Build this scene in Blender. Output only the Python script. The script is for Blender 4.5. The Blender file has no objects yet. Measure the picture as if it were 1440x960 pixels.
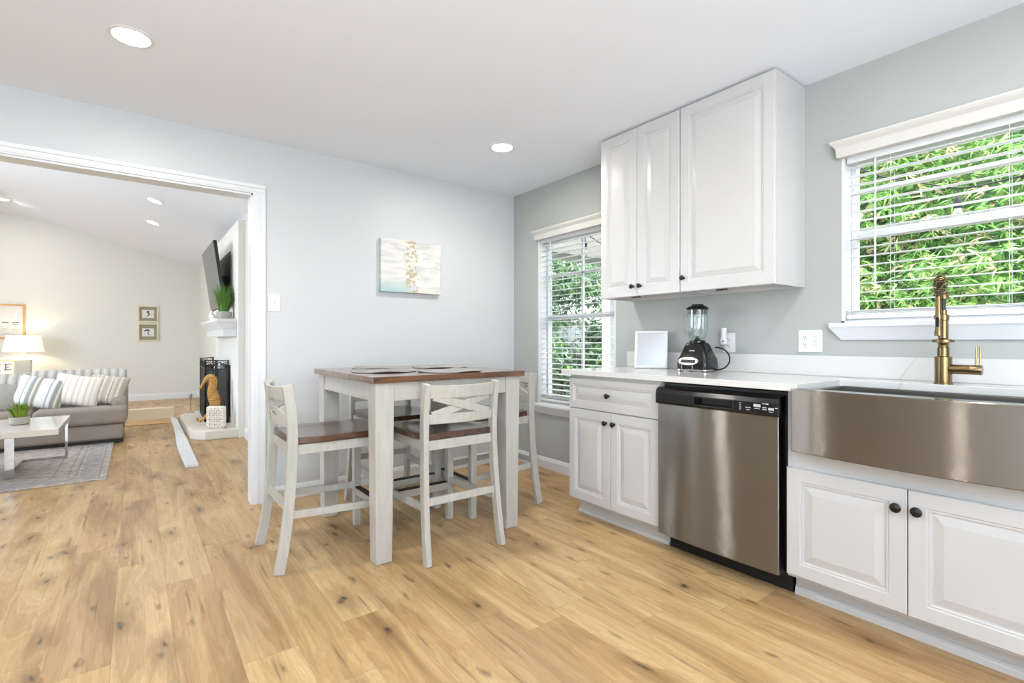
import bpy, bmesh, math, random
import numpy as np
from mathutils import Vector, Matrix
random.seed(7)
R = math.radians
scene = bpy.context.scene
COL = scene.collection

# ------------------------------------------------------------------ camera, world, lights
F_PX = 702.0
YAW = R(37.08)          # clockwise from +Y
cam_d = bpy.data.cameras.new('camera'); cam = bpy.data.objects.new('camera', cam_d); COL.objects.link(cam)
cam_d.sensor_width = 36; cam_d.lens = F_PX / 1440 * 36; cam_d.clip_start = 0.05; cam_d.clip_end = 200
cam.location = (0, 0, 1.09); cam.rotation_euler = (R(90), 0, -YAW)
scene.camera = cam
vs = scene.view_settings
vs.view_transform = 'Standard'; vs.look = 'None'; vs.exposure = 0.06; vs.gamma = 1.0; vs.use_curve_mapping = False
scene.cycles.use_denoising = True
scene.cycles.max_bounces = 10; scene.cycles.diffuse_bounces = 5; scene.cycles.glossy_bounces = 5
scene.cycles.transmission_bounces = 8; scene.cycles.transparent_max_bounces = 12
scene.cycles.sample_clamp_indirect = 6.0
scene.cycles.caustics_reflective = False; scene.cycles.caustics_refractive = False

world = bpy.data.worlds.new('sky'); scene.world = world; world.use_nodes = True
wn = world.node_tree.nodes; wl = world.node_tree.links
bg = wn['Background']
sky = wn.new('ShaderNodeTexSky'); sky.sky_type = 'NISHITA'; sky.sun_disc = False
sky.sun_elevation = R(55); sky.sun_rotation = R(120); sky.air_density = 1.0; sky.dust_density = 3.0
mixs = wn.new('ShaderNodeMix'); mixs.data_type = 'RGBA'; mixs.inputs[0].default_value = 0.6
mixs.inputs[7].default_value = (2.6, 2.8, 3.0, 1)
wl.new(sky.outputs[0], mixs.inputs[6]); wl.new(mixs.outputs[2], bg.inputs[0])
bg.inputs[1].default_value = 2.3

def area(name, loc, rot, sx, sy, power, color=(1, 1, 1), portal=False):
    d = bpy.data.lights.new(name, 'AREA'); d.shape = 'RECTANGLE'; d.size = sx; d.size_y = sy
    d.energy = power; d.color = color
    if portal: d.cycles.is_portal = True
    o = bpy.data.objects.new(name, d); COL.objects.link(o); o.location = loc; o.rotation_euler = rot
    return o
# added bounce lamp behind the camera, aimed up to brighten the ceiling
area('ceiling_bounce_fill', (-0.9, -1.7, 0.9), (R(164), 0, 0), 2.6, 1.6, 222, (0.77, 0.875, 1.0))
# added fill lamp in the unseen left opening, brightens the living room
area('living_room_fill', (-4.40, 6.6, 1.6), (R(112), 0, R(-90)), 3.6, 2.0, 78, (0.84, 0.92, 1.0))
# portals help the sky light find the two kitchen windows
area('portal_window_1', (2.86, 2.915, 1.27), (R(90), 0, R(90)), 0.9, 1.45, 1, portal=True)
area('portal_window_2', (2.86, 0.54, 1.6), (R(90), 0, R(90)), 0.92, 0.84, 1, portal=True)
sun_d = bpy.data.lights.new('sun', 'SUN'); sun_d.energy = 2.8; sun_d.angle = R(2); sun_d.color = (1, 0.96, 0.88)
sun = bpy.data.objects.new('sun', sun_d); COL.objects.link(sun); sun.rotation_euler = (R(12), R(-34), 0)  # high, over the house onto the hedge

# ------------------------------------------------------------------ helpers
def sr(h, a=1):
    h = h.lstrip('#'); v = [int(h[i:i+2], 16) / 255 for i in (0, 2, 4)]
    return tuple([(c / 12.92 if c <= 0.04045 else ((c + 0.055) / 1.055) ** 2.4) for c in v] + [a])

MATS = {}
def mat(name, color, rough=0.5, metal=0.0, var=0.04, vscale=6.0, bump=0.0, bscale=60.0, stretch=(1, 1, 1), aniso=0.0, arot=0.0, **kw):
    if name in MATS: return MATS[name]
    m = bpy.data.materials.new(name); m.use_nodes = True; MATS[name] = m
    nt = m.node_tree; N = nt.nodes; L = nt.links; b = N['Principled BSDF']
    c = sr(color) if isinstance(color, str) else color
    b.inputs['Roughness'].default_value = rough; b.inputs['Metallic'].default_value = metal
    tc = N.new('ShaderNodeTexCoord'); mp = N.new('ShaderNodeMapping'); mp.inputs['Scale'].default_value = stretch
    L.new(tc.outputs['Object'], mp.inputs[0])
    nz = N.new('ShaderNodeTexNoise'); nz.inputs['Scale'].default_value = vscale; nz.inputs['Detail'].default_value = 4
    L.new(mp.outputs[0], nz.inputs[0])
    mx = N.new('ShaderNodeMix'); mx.data_type = 'RGBA'
    mx.inputs[6].default_value = tuple(max(0, x * (1 - var)) for x in c[:3]) + (1,)
    mx.inputs[7].default_value = tuple(min(1, x * (1 + var)) for x in c[:3]) + (1,)
    L.new(nz.outputs[0], mx.inputs[0]); L.new(mx.outputs[2], b.inputs['Base Color'])
    if bump:
        n2 = N.new('ShaderNodeTexNoise'); n2.inputs['Scale'].default_value = bscale; n2.inputs['Detail'].default_value = 3
        L.new(mp.outputs[0], n2.inputs[0])
        bp = N.new('ShaderNodeBump'); bp.inputs['Strength'].default_value = bump; bp.inputs['Distance'].default_value = 0.002
        L.new(n2.outputs[0], bp.inputs['Height']); L.new(bp.outputs[0], b.inputs['Normal'])
    if aniso:
        b.inputs['Anisotropic'].default_value = aniso; b.inputs['Anisotropic Rotation'].default_value = arot
        tg = N.new('ShaderNodeTangent'); tg.direction_type = 'RADIAL'; tg.axis = 'Z'
        L.new(tg.outputs[0], b.inputs['Tangent'])
    for k, v in kw.items(): b.inputs[k.replace('_', ' ')].default_value = v
    return m

def emis(name, color, strength):
    m = bpy.data.materials.new(name); m.use_nodes = True; MATS[name] = m
    b = m.node_tree.nodes['Principled BSDF']; c = sr(color)
    b.inputs['Base Color'].default_value = c; b.inputs['Emission Color'].default_value = c
    b.inputs['Emission Strength'].default_value = strength
    return m

class MB:
    def __init__(s): s.v = []; s.f = []; s.m = []; s.cur = 0
    def add(s, vs_, fs):
        o = len(s.v); s.v += [tuple(p) for p in vs_]; s.f += [tuple(i + o for i in f) for f in fs]; s.m += [s.cur] * len(fs); return s
    def box(s, x0, x1, y0, y1, z0, z1, M=None):
        p = [(x0, y0, z0), (x1, y0, z0), (x1, y1, z0), (x0, y1, z0), (x0, y0, z1), (x1, y0, z1), (x1, y1, z1), (x0, y1, z1)]
        if M is not None: p = [M @ Vector(q) for q in p]
        return s.add(p, [(0, 3, 2, 1), (4, 5, 6, 7), (0, 1, 5, 4), (1, 2, 6, 5), (2, 3, 7, 6), (3, 0, 4, 7)])
    def prism(s, poly, axis, a0, a1):
        n = len(poly)
        def P(u, v, a): return {'x': (a, u, v), 'y': (u, a, v), 'z': (u, v, a)}[axis]
        s.add([P(u, v, a0) for u, v in poly] + [P(u, v, a1) for u, v in poly],
              [tuple(range(n))[::-1], tuple(range(n, 2 * n))] + [(i, (i + 1) % n, n + (i + 1) % n, n + i) for i in range(n)])
        return s
    def loft(s, rings, caps=True, closed=True):
        n = len(rings[0]); vs_ = [p for r in rings for p in r]; fs = []
        for k in range(len(rings) - 1):
            for i in range(n if closed else n - 1):
                j = (i + 1) % n; fs.append((k * n + i, k * n + j, (k + 1) * n + j, (k + 1) * n + i))
        if caps: fs.append(tuple(range(n))[::-1]); fs.append(tuple((len(rings) - 1) * n + i for i in range(n)))
        return s.add(vs_, fs)
    def lathe(s, prof, c=(0, 0, 0), seg=24, ax='z', caps=True):
        rings = []
        for r, h in prof:
            r = max(r, 1e-4); ring = []
            for i in range(seg):
                t = 2 * math.pi * i / seg; a, b = r * math.cos(t), r * math.sin(t)
                q = {'z': (a, b, h), 'x': (h, a, b), 'y': (b, h, a)}[ax]
                ring.append((c[0] + q[0], c[1] + q[1], c[2] + q[2]))
            rings.append(ring)
        return s.loft(rings, caps)
    def tube(s, pts, r, seg=8, caps=True):
        pts = [Vector(p) for p in pts]; rings = []; up = None
        for i, p in enumerate(pts):
            t = (pts[min(i + 1, len(pts) - 1)] - pts[max(i - 1, 0)]).normalized()
            if up is None:
                up = t.orthogonal().normalized()
            else:
                up = (up - t * up.dot(t)); up = up.normalized() if up.length > 1e-6 else t.orthogonal().normalized()
            w = t.cross(up); rr = r[i] if isinstance(r, (list, tuple)) else r
            rings.append([p + (up * math.cos(a) + w * math.sin(a)) * rr for a in [2 * math.pi * k / seg for k in range(seg)]])
        return s.loft(rings, caps)
    def bar(s, pts, ax, w, t):
        """rectangular section swept along pts; ax = fixed direction of size w, t = other size"""
        pts = [Vector(p) for p in pts]; ax = Vector(ax).normalized(); rings = []
        for i, p in enumerate(pts):
            d = (pts[min(i + 1, len(pts) - 1)] - pts[max(i - 1, 0)]).normalized()
            b = d.cross(ax).normalized(); a = ax
            rings.append([p + a * (w / 2) + b * (t / 2), p - a * (w / 2) + b * (t / 2), p - a * (w / 2) - b * (t / 2), p + a * (w / 2) - b * (t / 2)])
        return s.loft(rings)
    def grid(s, fn, nu, nv):
        vs_ = [fn(i / nu, j / nv) for j in range(nv + 1) for i in range(nu + 1)]
        fs = [(j * (nu + 1) + i, j * (nu + 1) + i + 1, (j + 1) * (nu + 1) + i + 1, (j + 1) * (nu + 1) + i) for j in range(nv) for i in range(nu)]
        return s.add(vs_, fs)
    def build(s, name, m, parent=None, origin=None, smooth=False, bevel=0.0, seg=2, fix=True):
        me = bpy.data.meshes.new(name)
        o = Vector(origin) if origin is not None else Vector((0, 0, 0))
        if parent is not None and origin is None: o = PIV.get(parent.name, Vector((0, 0, 0)))
        vv = [Vector(p) - o for p in s.v]
        me.from_pydata(vv, [], s.f)
        ms = m if isinstance(m, (list, tuple)) else [m]
        for q in ms: me.materials.append(q)
        if len(ms) > 1: me.polygons.foreach_set('material_index', s.m)
        if fix:
            b = bmesh.new(); b.from_mesh(me); bmesh.ops.recalc_face_normals(b, faces=b.faces); b.to_mesh(me); b.free()
        if smooth:
            me.polygons.foreach_set('use_smooth', [True] * len(me.polygons))
            me.set_sharp_from_angle(angle=R(40))
        ob = bpy.data.objects.new(name, me); COL.objects.link(ob)
        if parent is not None: ob.parent = parent; PIV[ob.name] = o
        else:
            ob.location = o; PIV[ob.name] = o
        if bevel:
            bv = ob.modifiers.new('bevel', 'BEVEL'); bv.width = bevel; bv.segments = seg; bv.limit_method = 'ANGLE'; bv.angle_limit = R(40)
        return ob
PIV = {}
def thing(name, label, cat, loc, group=None):
    """an Empty at the thing's base; its parts are given in room coordinates"""
    o = bpy.data.objects.new(name, None); COL.objects.link(o); o.location = loc; o.empty_display_size = 0.1
    PIV[o.name] = Vector(loc); return tag(o, label, cat, group)
def tag(o, label, cat, group=None, kind=None):
    o['label'] = label; o['category'] = cat
    if group: o['group'] = group
    if kind: o['kind'] = kind
    return o
def struct(o): o['kind'] = 'structure'; return o
def text_part(name, body, size, m, parent, M, extrude=0.0006):
    cu = bpy.data.curves.new(name, 'FONT'); cu.body = body; cu.size = size; cu.extrude = extrude; cu.align_x = 'CENTER'; cu.align_y = 'CENTER'
    t = bpy.data.objects.new(name, cu); COL.objects.link(t)
    bpy.context.view_layer.update()
    me = bpy.data.meshes.new_from_object(t.evaluated_get(bpy.context.evaluated_depsgraph_get()))
    bpy.data.objects.remove(t); me.transform(Matrix.Translation(-PIV[parent.name]) @ M); me.materials.clear(); me.materials.append(m)
    o = bpy.data.objects.new(name, me); COL.objects.link(o); o.parent = parent; return o
def copy_tree(o, parent=None):
    c = o.copy(); COL.objects.link(c); c.parent = parent
    for ch in [q for q in bpy.data.objects if q.parent == o]: copy_tree(ch, c)
    return c

# ------------------------------------------------------------------ materials
M_wall = mat('wall_paint_grey', '#c6c9ca', 0.42, var=0.015, vscale=1.5, bump=0.12, bscale=220)
M_wallR = mat('wall_paint_grey_shaded', '#abaeaa', 0.5, var=0.015, vscale=1.5, bump=0.12, bscale=220)  # same grey wall paint, with the right wall's shade put into the colour
M_livwall = mat('living_wall_paint', '#d9d8d2', 0.6, var=0.015, vscale=1.5)
M_ceil = mat('ceiling_paint', '#ecf1f9', 0.8, var=0.01, vscale=1.0, bump=0.1, bscale=260)
M_trim = mat('trim_white', '#dddfe1', 0.35, var=0.01)
M_cab = mat('cabinet_white', '#c4c3c1', 0.32, var=0.01)
M_cabin = mat('cabinet_underside', '#d8d5cd', 0.5, var=0.03)
M_black = mat('black_knob', '#15120f', 0.35, var=0.1, metal=0.3)
M_blk = mat('black_plastic', '#0d0d0e', 0.18, var=0.05)
M_blkm = mat('black_matte', '#0a0a0a', 0.6, var=0.05)
M_mark = mat('panel_marks', '#b9bcbd', 0.5)
def brushed(name, c, rough, k):
    m = mat(name, c, rough, metal=1.0, var=0.05, vscale=3, stretch=(1, 1, 60)); N = m.node_tree.nodes; L = m.node_tree.links; b = N['Principled BSDF']
    g = N.new('ShaderNodeNewGeometry'); ws = []
    for q in (31337.0, 17011.0):      # fine horizontal scratches tilt the micro-surface up and down only
        mp = N.new('ShaderNodeVectorMath'); mp.operation = 'SCALE'; mp.inputs['Scale'].default_value = q; L.new(g.outputs['Position'], mp.inputs[0])
        n = N.new('ShaderNodeTexWhiteNoise'); n.noise_dimensions = '3D'; L.new(mp.outputs[0], n.inputs['Vector']); ws.append(n.outputs[0])
    sm = N.new('ShaderNodeMath'); sm.operation = 'ADD'; L.new(ws[0], sm.inputs[0]); L.new(ws[1], sm.inputs[1])
    a = N.new('ShaderNodeMath'); a.operation = 'MULTIPLY_ADD'; L.new(sm.outputs[0], a.inputs[0]); a.inputs[1].default_value = k / 2; a.inputs[2].default_value = -k / 2
    cb = N.new('ShaderNodeCombineXYZ'); L.new(a.outputs[0], cb.inputs[2])
    ad = N.new('ShaderNodeVectorMath'); ad.operation = 'ADD'; L.new(g.outputs['Normal'], ad.inputs[0]); L.new(cb.outputs[0], ad.inputs[1])
    nm = N.new('ShaderNodeVectorMath'); nm.operation = 'NORMALIZE'; L.new(ad.outputs[0], nm.inputs[0]); L.new(nm.outputs[0], b.inputs['Normal'])
    return m
M_steel = brushed('brushed_steel', '#8a8783', 0.11, 1.7)
M_sink = brushed('sink_steel', '#85807a', 0.12, 1.7)
M_sinkin = mat('sink_inside', '#8f8d8a', 0.33, metal=1.0, var=0.05)
M_gold = mat('brushed_gold', '#857150', 0.27, metal=1.0, var=0.04)
M_slat = mat('blind_white', '#dcdede', 0.45, var=0.01)
M_cream = mat('blind_valance', '#cccac3', 0.5, var=0.02)
M_vinyl = mat('window_vinyl', '#d6d8d8', 0.4, var=0.01)
M_white = mat('plastic_white', '#dededc', 0.3, var=0.01)
M_slot = mat('outlet_slot', '#2b2b2b', 0.6)
M_chrome = mat('chrome', '#c9c8c6', 0.08, metal=1.0, var=0.01)
M_lamp = emis('downlight_glow', '#fffaf0', 230.0)

def stone(name, base, vein, rough):
    m = bpy.data.materials.new(name); m.use_nodes = True; N = m.node_tree.nodes; L = m.node_tree.links; b = N['Principled BSDF']
    b.inputs['Roughness'].default_value = rough
    tc = N.new('ShaderNodeTexCoord'); n = N.new('ShaderNodeTexNoise'); n.inputs['Scale'].default_value = 0.9; n.inputs['Detail'].default_value = 2; n.inputs['Distortion'].default_value = 0.5
    mpv = N.new('ShaderNodeMapping'); mpv.inputs['Rotation'].default_value = (R(40), 0, R(30)); mpv.inputs['Scale'].default_value = (1, 1.1, 1.1); L.new(tc.outputs['Object'], mpv.inputs[0]); L.new(mpv.outputs[0], n.inputs[0])
    r = N.new('ShaderNodeValToRGB'); r.color_ramp.elements[0].position = 0.492; r.color_ramp.elements[0].color = (0, 0, 0, 1)
    e = r.color_ramp.elements.new(0.5); e.color = (1, 1, 1, 1); r.color_ramp.elements[-1].position = 0.508; r.color_ramp.elements[-1].color = (0, 0, 0, 1)
    L.new(n.outputs[0], r.inputs[0])
    n2 = N.new('ShaderNodeTexNoise'); n2.inputs['Scale'].default_value = 5; L.new(tc.outputs['Object'], n2.inputs[0])
    mu = N.new('ShaderNodeMath'); mu.operation = 'MULTIPLY'; L.new(r.outputs[0], mu.inputs[0]); L.new(n2.outputs[0], mu.inputs[1])
    x = N.new('ShaderNodeMix'); x.data_type = 'RGBA'; x.inputs[6].default_value = sr(base); x.inputs[7].default_value = sr(vein)
    L.new(mu.outputs[0], x.inputs[0]); L.new(x.outputs[2], b.inputs['Base Color']); MATS[name] = m
    return m
M_quartz = stone('white_quartz', '#d3d2cf', '#bcb9b3', 0.12)
M_marble = stone('coffee_marble', '#d9d0c5', '#bfb2a2', 0.12)

def wood(name, c1, c2, scale=(1, 12, 12), rough=0.4, coat=0.2):
    m = bpy.data.materials.new(name); m.use_nodes = True; N = m.node_tree.nodes; L = m.node_tree.links; b = N['Principled BSDF']
    b.inputs['Roughness'].default_value = rough; b.inputs['Coat Weight'].default_value = coat; b.inputs['Coat Roughness'].default_value = 0.25
    tc = N.new('ShaderNodeTexCoord'); mp = N.new('ShaderNodeMapping'); mp.inputs['Scale'].default_value = scale; L.new(tc.outputs['Object'], mp.inputs[0])
    n = N.new('ShaderNodeTexNoise'); n.inputs['Scale'].default_value = 3; n.inputs['Detail'].default_value = 8; n.inputs['Distortion'].default_value = 0.6; L.new(mp.outputs[0], n.inputs[0])
    r = N.new('ShaderNodeValToRGB'); r.color_ramp.elements[0].position = 0.3; r.color_ramp.elements[0].color = sr(c1); r.color_ramp.elements[1].position = 0.7; r.color_ramp.elements[1].color = sr(c2)
    L.new(n.outputs[0], r.inputs[0]); L.new(r.outputs[0], b.inputs['Base Color']); MATS[name] = m
    return m
M_brown = wood('dark_stained_wood', '#3b2413', '#7a4c22', (2, 14, 14), 0.25, 1.0)
M_seatw = wood('seat_stained_wood', '#33221a', '#5f4230', (14, 2, 14), 0.22, 0.6)
M_wash = wood('whitewashed_wood', '#aba89f', '#b8b5ac', (14, 14, 1.5), 0.45, 0.1)
M_oakf = wood('light_oak_frame', '#b98a52', '#cfa066', (10, 10, 10), 0.5, 0.0)
M_rattan = wood('carved_golden_wood', '#8a5f2a', '#d6a75e', (25, 25, 25), 0.6, 0.0)

def floor_mat():
    m = bpy.data.materials.new('oak_plank_floor'); m.use_nodes = True; nt = m.node_tree; N = nt.nodes; L = nt.links; b = N['Principled BSDF']
    W, LEN = 0.178, 1.22
    def math_(op, a, bb=None, c=None):
        n = N.new('ShaderNodeMath'); n.operation = op
        for k, q in enumerate((a, bb, c)):
            if q is None: continue
            if isinstance(q, (int, float)): n.inputs[k].default_value = q
            else: L.new(q, n.inputs[k])
        return n.outputs[0]
    geo = N.new('ShaderNodeNewGeometry'); sp = N.new('ShaderNodeSeparateXYZ'); L.new(geo.outputs['Position'], sp.inputs[0])
    x, y = sp.outputs[0], sp.outputs[1]
    xs = math_('DIVIDE', math_('SUBTRACT', x, 0.113), W); col = math_('FLOOR', xs); fx = math_('SUBTRACT', xs, col)
    wn1 = N.new('ShaderNodeTexWhiteNoise'); wn1.noise_dimensions = '1D'; L.new(col, wn1.inputs['W'])
    ys = math_('DIVIDE', math_('ADD', y, math_('MULTIPLY', wn1.outputs[0], 3.7)), LEN); row = math_('FLOOR', ys); fy = math_('SUBTRACT', ys, row)
    cb = N.new('ShaderNodeCombineXYZ'); L.new(col, cb.inputs[0]); L.new(row, cb.inputs[1])
    wn2 = N.new('ShaderNodeTexWhiteNoise'); wn2.noise_dimensions = '3D'; L.new(cb.outputs[0], wn2.inputs['Vector'])
    rnd = wn2.outputs[0]
    # board-local grain coordinates
    gv = N.new('ShaderNodeCombineXYZ'); L.new(math_('MULTIPLY', x, 9), gv.inputs[0]); L.new(math_('ADD', math_('MULTIPLY', y, 1.1), math_('MULTIPLY', rnd, 37)), gv.inputs[1]); L.new(math_('MULTIPLY', rnd, 91), gv.inputs[2])
    ns = N.new('ShaderNodeTexNoise'); ns.inputs['Scale'].default_value = 0.9; ns.inputs['Detail'].default_value = 6; ns.inputs['Roughness'].default_value = 0.6; ns.inputs['Distortion'].default_value = 0.8; L.new(gv.outputs[0], ns.inputs[0])
    # fine streaks
    gv2 = N.new('ShaderNodeCombineXYZ'); L.new(math_('MULTIPLY', x, 130), gv2.inputs[0]); L.new(math_('MULTIPLY', y, 4), gv2.inputs[1]); L.new(rnd, gv2.inputs[2])
    nf = N.new('ShaderNodeTexNoise'); nf.inputs['Scale'].default_value = 1; nf.inputs['Detail'].default_value = 4; L.new(gv2.outputs[0], nf.inputs[0])
    # cathedral rings
    wv = N.new('ShaderNodeMath'); wv.operation = 'SINE'; L.new(math_('MULTIPLY', ns.outputs[0], 95), wv.inputs[0])
    ring = math_('MULTIPLY', math_('ADD', wv.outputs[0], 1), 0.5)
    ramp = N.new('ShaderNodeValToRGB'); cr = ramp.color_ramp
    cr.elements[0].position = 0.30; cr.elements[0].color = sr('#82603e'); cr.elements[1].position = 0.70; cr.elements[1].color = sr('#f0d4aa')
    e = cr.elements.new(0.42); e.color = sr('#b48e62'); e = cr.elements.new(0.52); e.color = sr('#d3b083'); L.new(ns.outputs[0], ramp.inputs[0])
    # per-board tone
    tr = N.new('ShaderNodeValToRGB'); tc_ = tr.color_ramp; tc_.elements[0].color = sr('#b8987a'); tc_.elements[1].color = sr('#f5dcb2')
    e = tc_.elements.new(0.35); e.color = sr('#d9b788'); e = tc_.elements.new(0.7); e.color = sr('#e6c798'); L.new(rnd, tr.inputs[0])
    m1 = N.new('ShaderNodeMix'); m1.data_type = 'RGBA'; m1.inputs[0].default_value = 0.40; L.new(ramp.outputs[0], m1.inputs[6]); L.new(tr.outputs[0], m1.inputs[7])
    m2 = N.new('ShaderNodeMix'); m2.data_type = 'RGBA'; m2.blend_type = 'MULTIPLY'
    L.new(math_('MULTIPLY', ring, 0.26), m2.inputs[0]); L.new(m1.outputs[2], m2.inputs[6]); m2.inputs[7].default_value = (0.55, 0.45, 0.35, 1)
    m3 = N.new('ShaderNodeMix'); m3.data_type = 'RGBA'; m3.blend_type = 'MULTIPLY'
    L.new(math_('MULTIPLY', nf.outputs[0], 0.62), m3.inputs[0]); L.new(m2.outputs[2], m3.inputs[6]); m3.inputs[7].default_value = (0.6, 0.53, 0.45, 1)
    # knots
    def knots(sx, sy, r0, r1, thr, seed):
        kv = N.new('ShaderNodeCombineXYZ'); L.new(math_('MULTIPLY', x, sx), kv.inputs[0]); L.new(math_('ADD', math_('MULTIPLY', y, sy), seed), kv.inputs[1])
        nn = N.new('ShaderNodeTexNoise'); nn.inputs['Scale'].default_value = 3.5; L.new(kv.outputs[0], nn.inputs[0])
        av = N.new('ShaderNodeVectorMath'); av.operation = 'MULTIPLY_ADD'; L.new(nn.outputs['Color'], av.inputs[0]); av.inputs[1].default_value = (0.35, 0.35, 0); L.new(kv.outputs[0], av.inputs[2])
        vo = N.new('ShaderNodeTexVoronoi'); vo.voronoi_dimensions = '2D'; vo.inputs['Scale'].default_value = 1; L.new(av.outputs[0], vo.inputs['Vector'])
        mr = N.new('ShaderNodeMapRange'); mr.interpolation_type = 'SMOOTHSTEP'; L.new(vo.outputs['Distance'], mr.inputs[0]); mr.inputs[1].default_value = r0; mr.inputs[2].default_value = r1; mr.inputs[3].default_value = 1; mr.inputs[4].default_value = 0
        sc_ = N.new('ShaderNodeSeparateColor'); L.new(vo.outputs['Color'], sc_.inputs[0])
        on = math_('GREATER_THAN', sc_.outputs[0], thr)
        return math_('MULTIPLY', mr.outputs[0], on)
    k1 = knots(5.0, 2.0, 0.0, 0.42, 0.52, 3.1); k2 = knots(5.0, 2.0, 0.0, 0.09, 0.52, 3.1); k3 = knots(9.5, 3.1, 0.0, 0.16, 0.66, 11.7); k4 = knots(26, 1.5, 0.0, 0.22, 0.82, 5.3)
    m4 = N.new('ShaderNodeMix'); m4.data_type = 'RGBA'; L.new(math_('MULTIPLY', k1, 0.58), m4.inputs[0]); L.new(m3.outputs[2], m4.inputs[6]); m4.inputs[7].default_value = sr('#7d5a38')
    m5 = N.new('ShaderNodeMix'); m5.data_type = 'RGBA'; L.new(math_('MULTIPLY', math_('MAXIMUM', k2, math_('MULTIPLY', k3, 0.7)), 0.85), m5.inputs[0]); L.new(m4.outputs[2], m5.inputs[6]); m5.inputs[7].default_value = sr('#2c1f15')
    m6 = N.new('ShaderNodeMix'); m6.data_type = 'RGBA'; L.new(math_('MULTIPLY', k4, 0.6), m6.inputs[0]); L.new(m5.outputs[2], m6.inputs[6]); m6.inputs[7].default_value = sr('#6b4c30')
    # seams
    ex = math_('MULTIPLY', math_('MINIMUM', fx, math_('SUBTRACT', 1, fx)), W); ey = math_('MULTIPLY', math_('MINIMUM', fy, math_('SUBTRACT', 1, fy)), LEN)
    seam = math_('LESS_THAN', math_('MINIMUM', ex, ey), 0.0009)
    m7 = N.new('ShaderNodeMix'); m7.data_type = 'RGBA'; L.new(math_('MULTIPLY', seam, 0.5), m7.inputs[0]); L.new(m6.outputs[2], m7.inputs[6]); m7.inputs[7].default_value = sr('#6e5238')
    m8 = N.new('ShaderNodeMix'); m8.data_type = 'RGBA'; m8.blend_type = 'MULTIPLY'; m8.inputs[0].default_value = 1; L.new(m7.outputs[2], m8.inputs[6]); m8.inputs[7].default_value = (0.84, 0.815, 0.705, 1); L.new(m8.outputs[2], b.inputs['Base Color'])
    rr = N.new('ShaderNodeMapRange'); L.new(nf.outputs[0], rr.inputs[0]); rr.inputs[3].default_value = 0.30; rr.inputs[4].default_value = 0.48
    L.new(rr.outputs[0], b.inputs['Roughness'])
    bp = N.new('ShaderNodeBump'); bp.inputs['Strength'].default_value = 0.12; bp.inputs['Distance'].default_value = 0.001; L.new(nf.outputs[0], bp.inputs['Height']); L.new(bp.outputs[0], b.inputs['Normal'])
    return m
M_floor = floor_mat()

def glass_mat(name, tint=(1, 1, 1, 1), refl=0.06):
    m = bpy.data.materials.new(name); m.use_nodes = True; N = m.node_tree.nodes; L = m.node_tree.links
    N.remove(N['Principled BSDF']); out = N['Material Output']
    t = N.new('ShaderNodeBsdfTransparent'); t.inputs[0].default_value = tint
    g = N.new('ShaderNodeBsdfGlossy'); g.inputs['Roughness'].default_value = 0.02
    lw = N.new('ShaderNodeLayerWeight'); lw.inputs[0].default_value = 0.35
    mr = N.new('ShaderNodeMapRange'); L.new(lw.outputs['Facing'], mr.inputs[0]); mr.inputs[3].default_value = refl; mr.inputs[4].default_value = min(1, refl * 9)
    mx = N.new('ShaderNodeMixShader'); L.new(mr.outputs[0], mx.inputs[0]); L.new(t.outputs[0], mx.inputs[1]); L.new(g.outputs[0], mx.inputs[2]); L.new(mx.outputs[0], out.inputs[0])
    return m
M_pane = glass_mat('window_glass', refl=0.008)
M_jar = glass_mat('jar_glass', (0.93, 0.96, 0.955, 1), refl=0.06)
M_pic = glass_mat('picture_glass', (0.8, 0.82, 0.82, 1), refl=0.45)

def stripes(name, cols, axis=0, scale=12.0, rough=0.85, bumpy=0.3, noise=0.0):
    m = bpy.data.materials.new(name); m.use_nodes = True; N = m.node_tree.nodes; L = m.node_tree.links; b = N['Principled BSDF']
    b.inputs['Roughness'].default_value = rough
    tc = N.new('ShaderNodeTexCoord'); sp = N.new('ShaderNodeSeparateXYZ'); L.new(tc.outputs['Object'], sp.inputs[0])
    mu = N.new('ShaderNodeMath'); mu.operation = 'MULTIPLY'; mu.inputs[1].default_value = scale; L.new(sp.outputs[axis], mu.inputs[0])
    nz = N.new('ShaderNodeTexNoise'); nz.inputs['Scale'].default_value = 40; L.new(tc.outputs['Object'], nz.inputs[0])
    ad = N.new('ShaderNodeMath'); ad.operation = 'MULTIPLY_ADD'; L.new(nz.outputs[0], ad.inputs[0]); ad.inputs[1].default_value = noise; L.new(mu.outputs[0], ad.inputs[2])
    fr = N.new('ShaderNodeMath'); fr.operation = 'FRACT'; L.new(ad.outputs[0], fr.inputs[0])
    r = N.new('ShaderNodeValToRGB'); r.color_ramp.interpolation = 'LINEAR'
    els = r.color_ramp.elements
    while len(els) > 1: els.remove(els[0])
    els[0].position = cols[0][0]; els[0].color = sr(cols[0][1])
    for p, c in cols[1:]:
        e = els.new(p); e.color = sr(c)
    L.new(fr.outputs[0], r.inputs[0]); L.new(r.outputs[0], b.inputs['Base Color'])
    bp = N.new('ShaderNodeBump'); bp.inputs['Strength'].default_value = bumpy; bp.inputs['Distance'].default_value = 0.004; L.new(nz.outputs[0], bp.inputs['Height']); L.new(bp.outputs[0], b.inputs['Normal'])
    MATS[name] = m; return m

# ------------------------------------------------------------------ the room shell
XR, YB, ZC = 2.827, 3.708, 2.44
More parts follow.
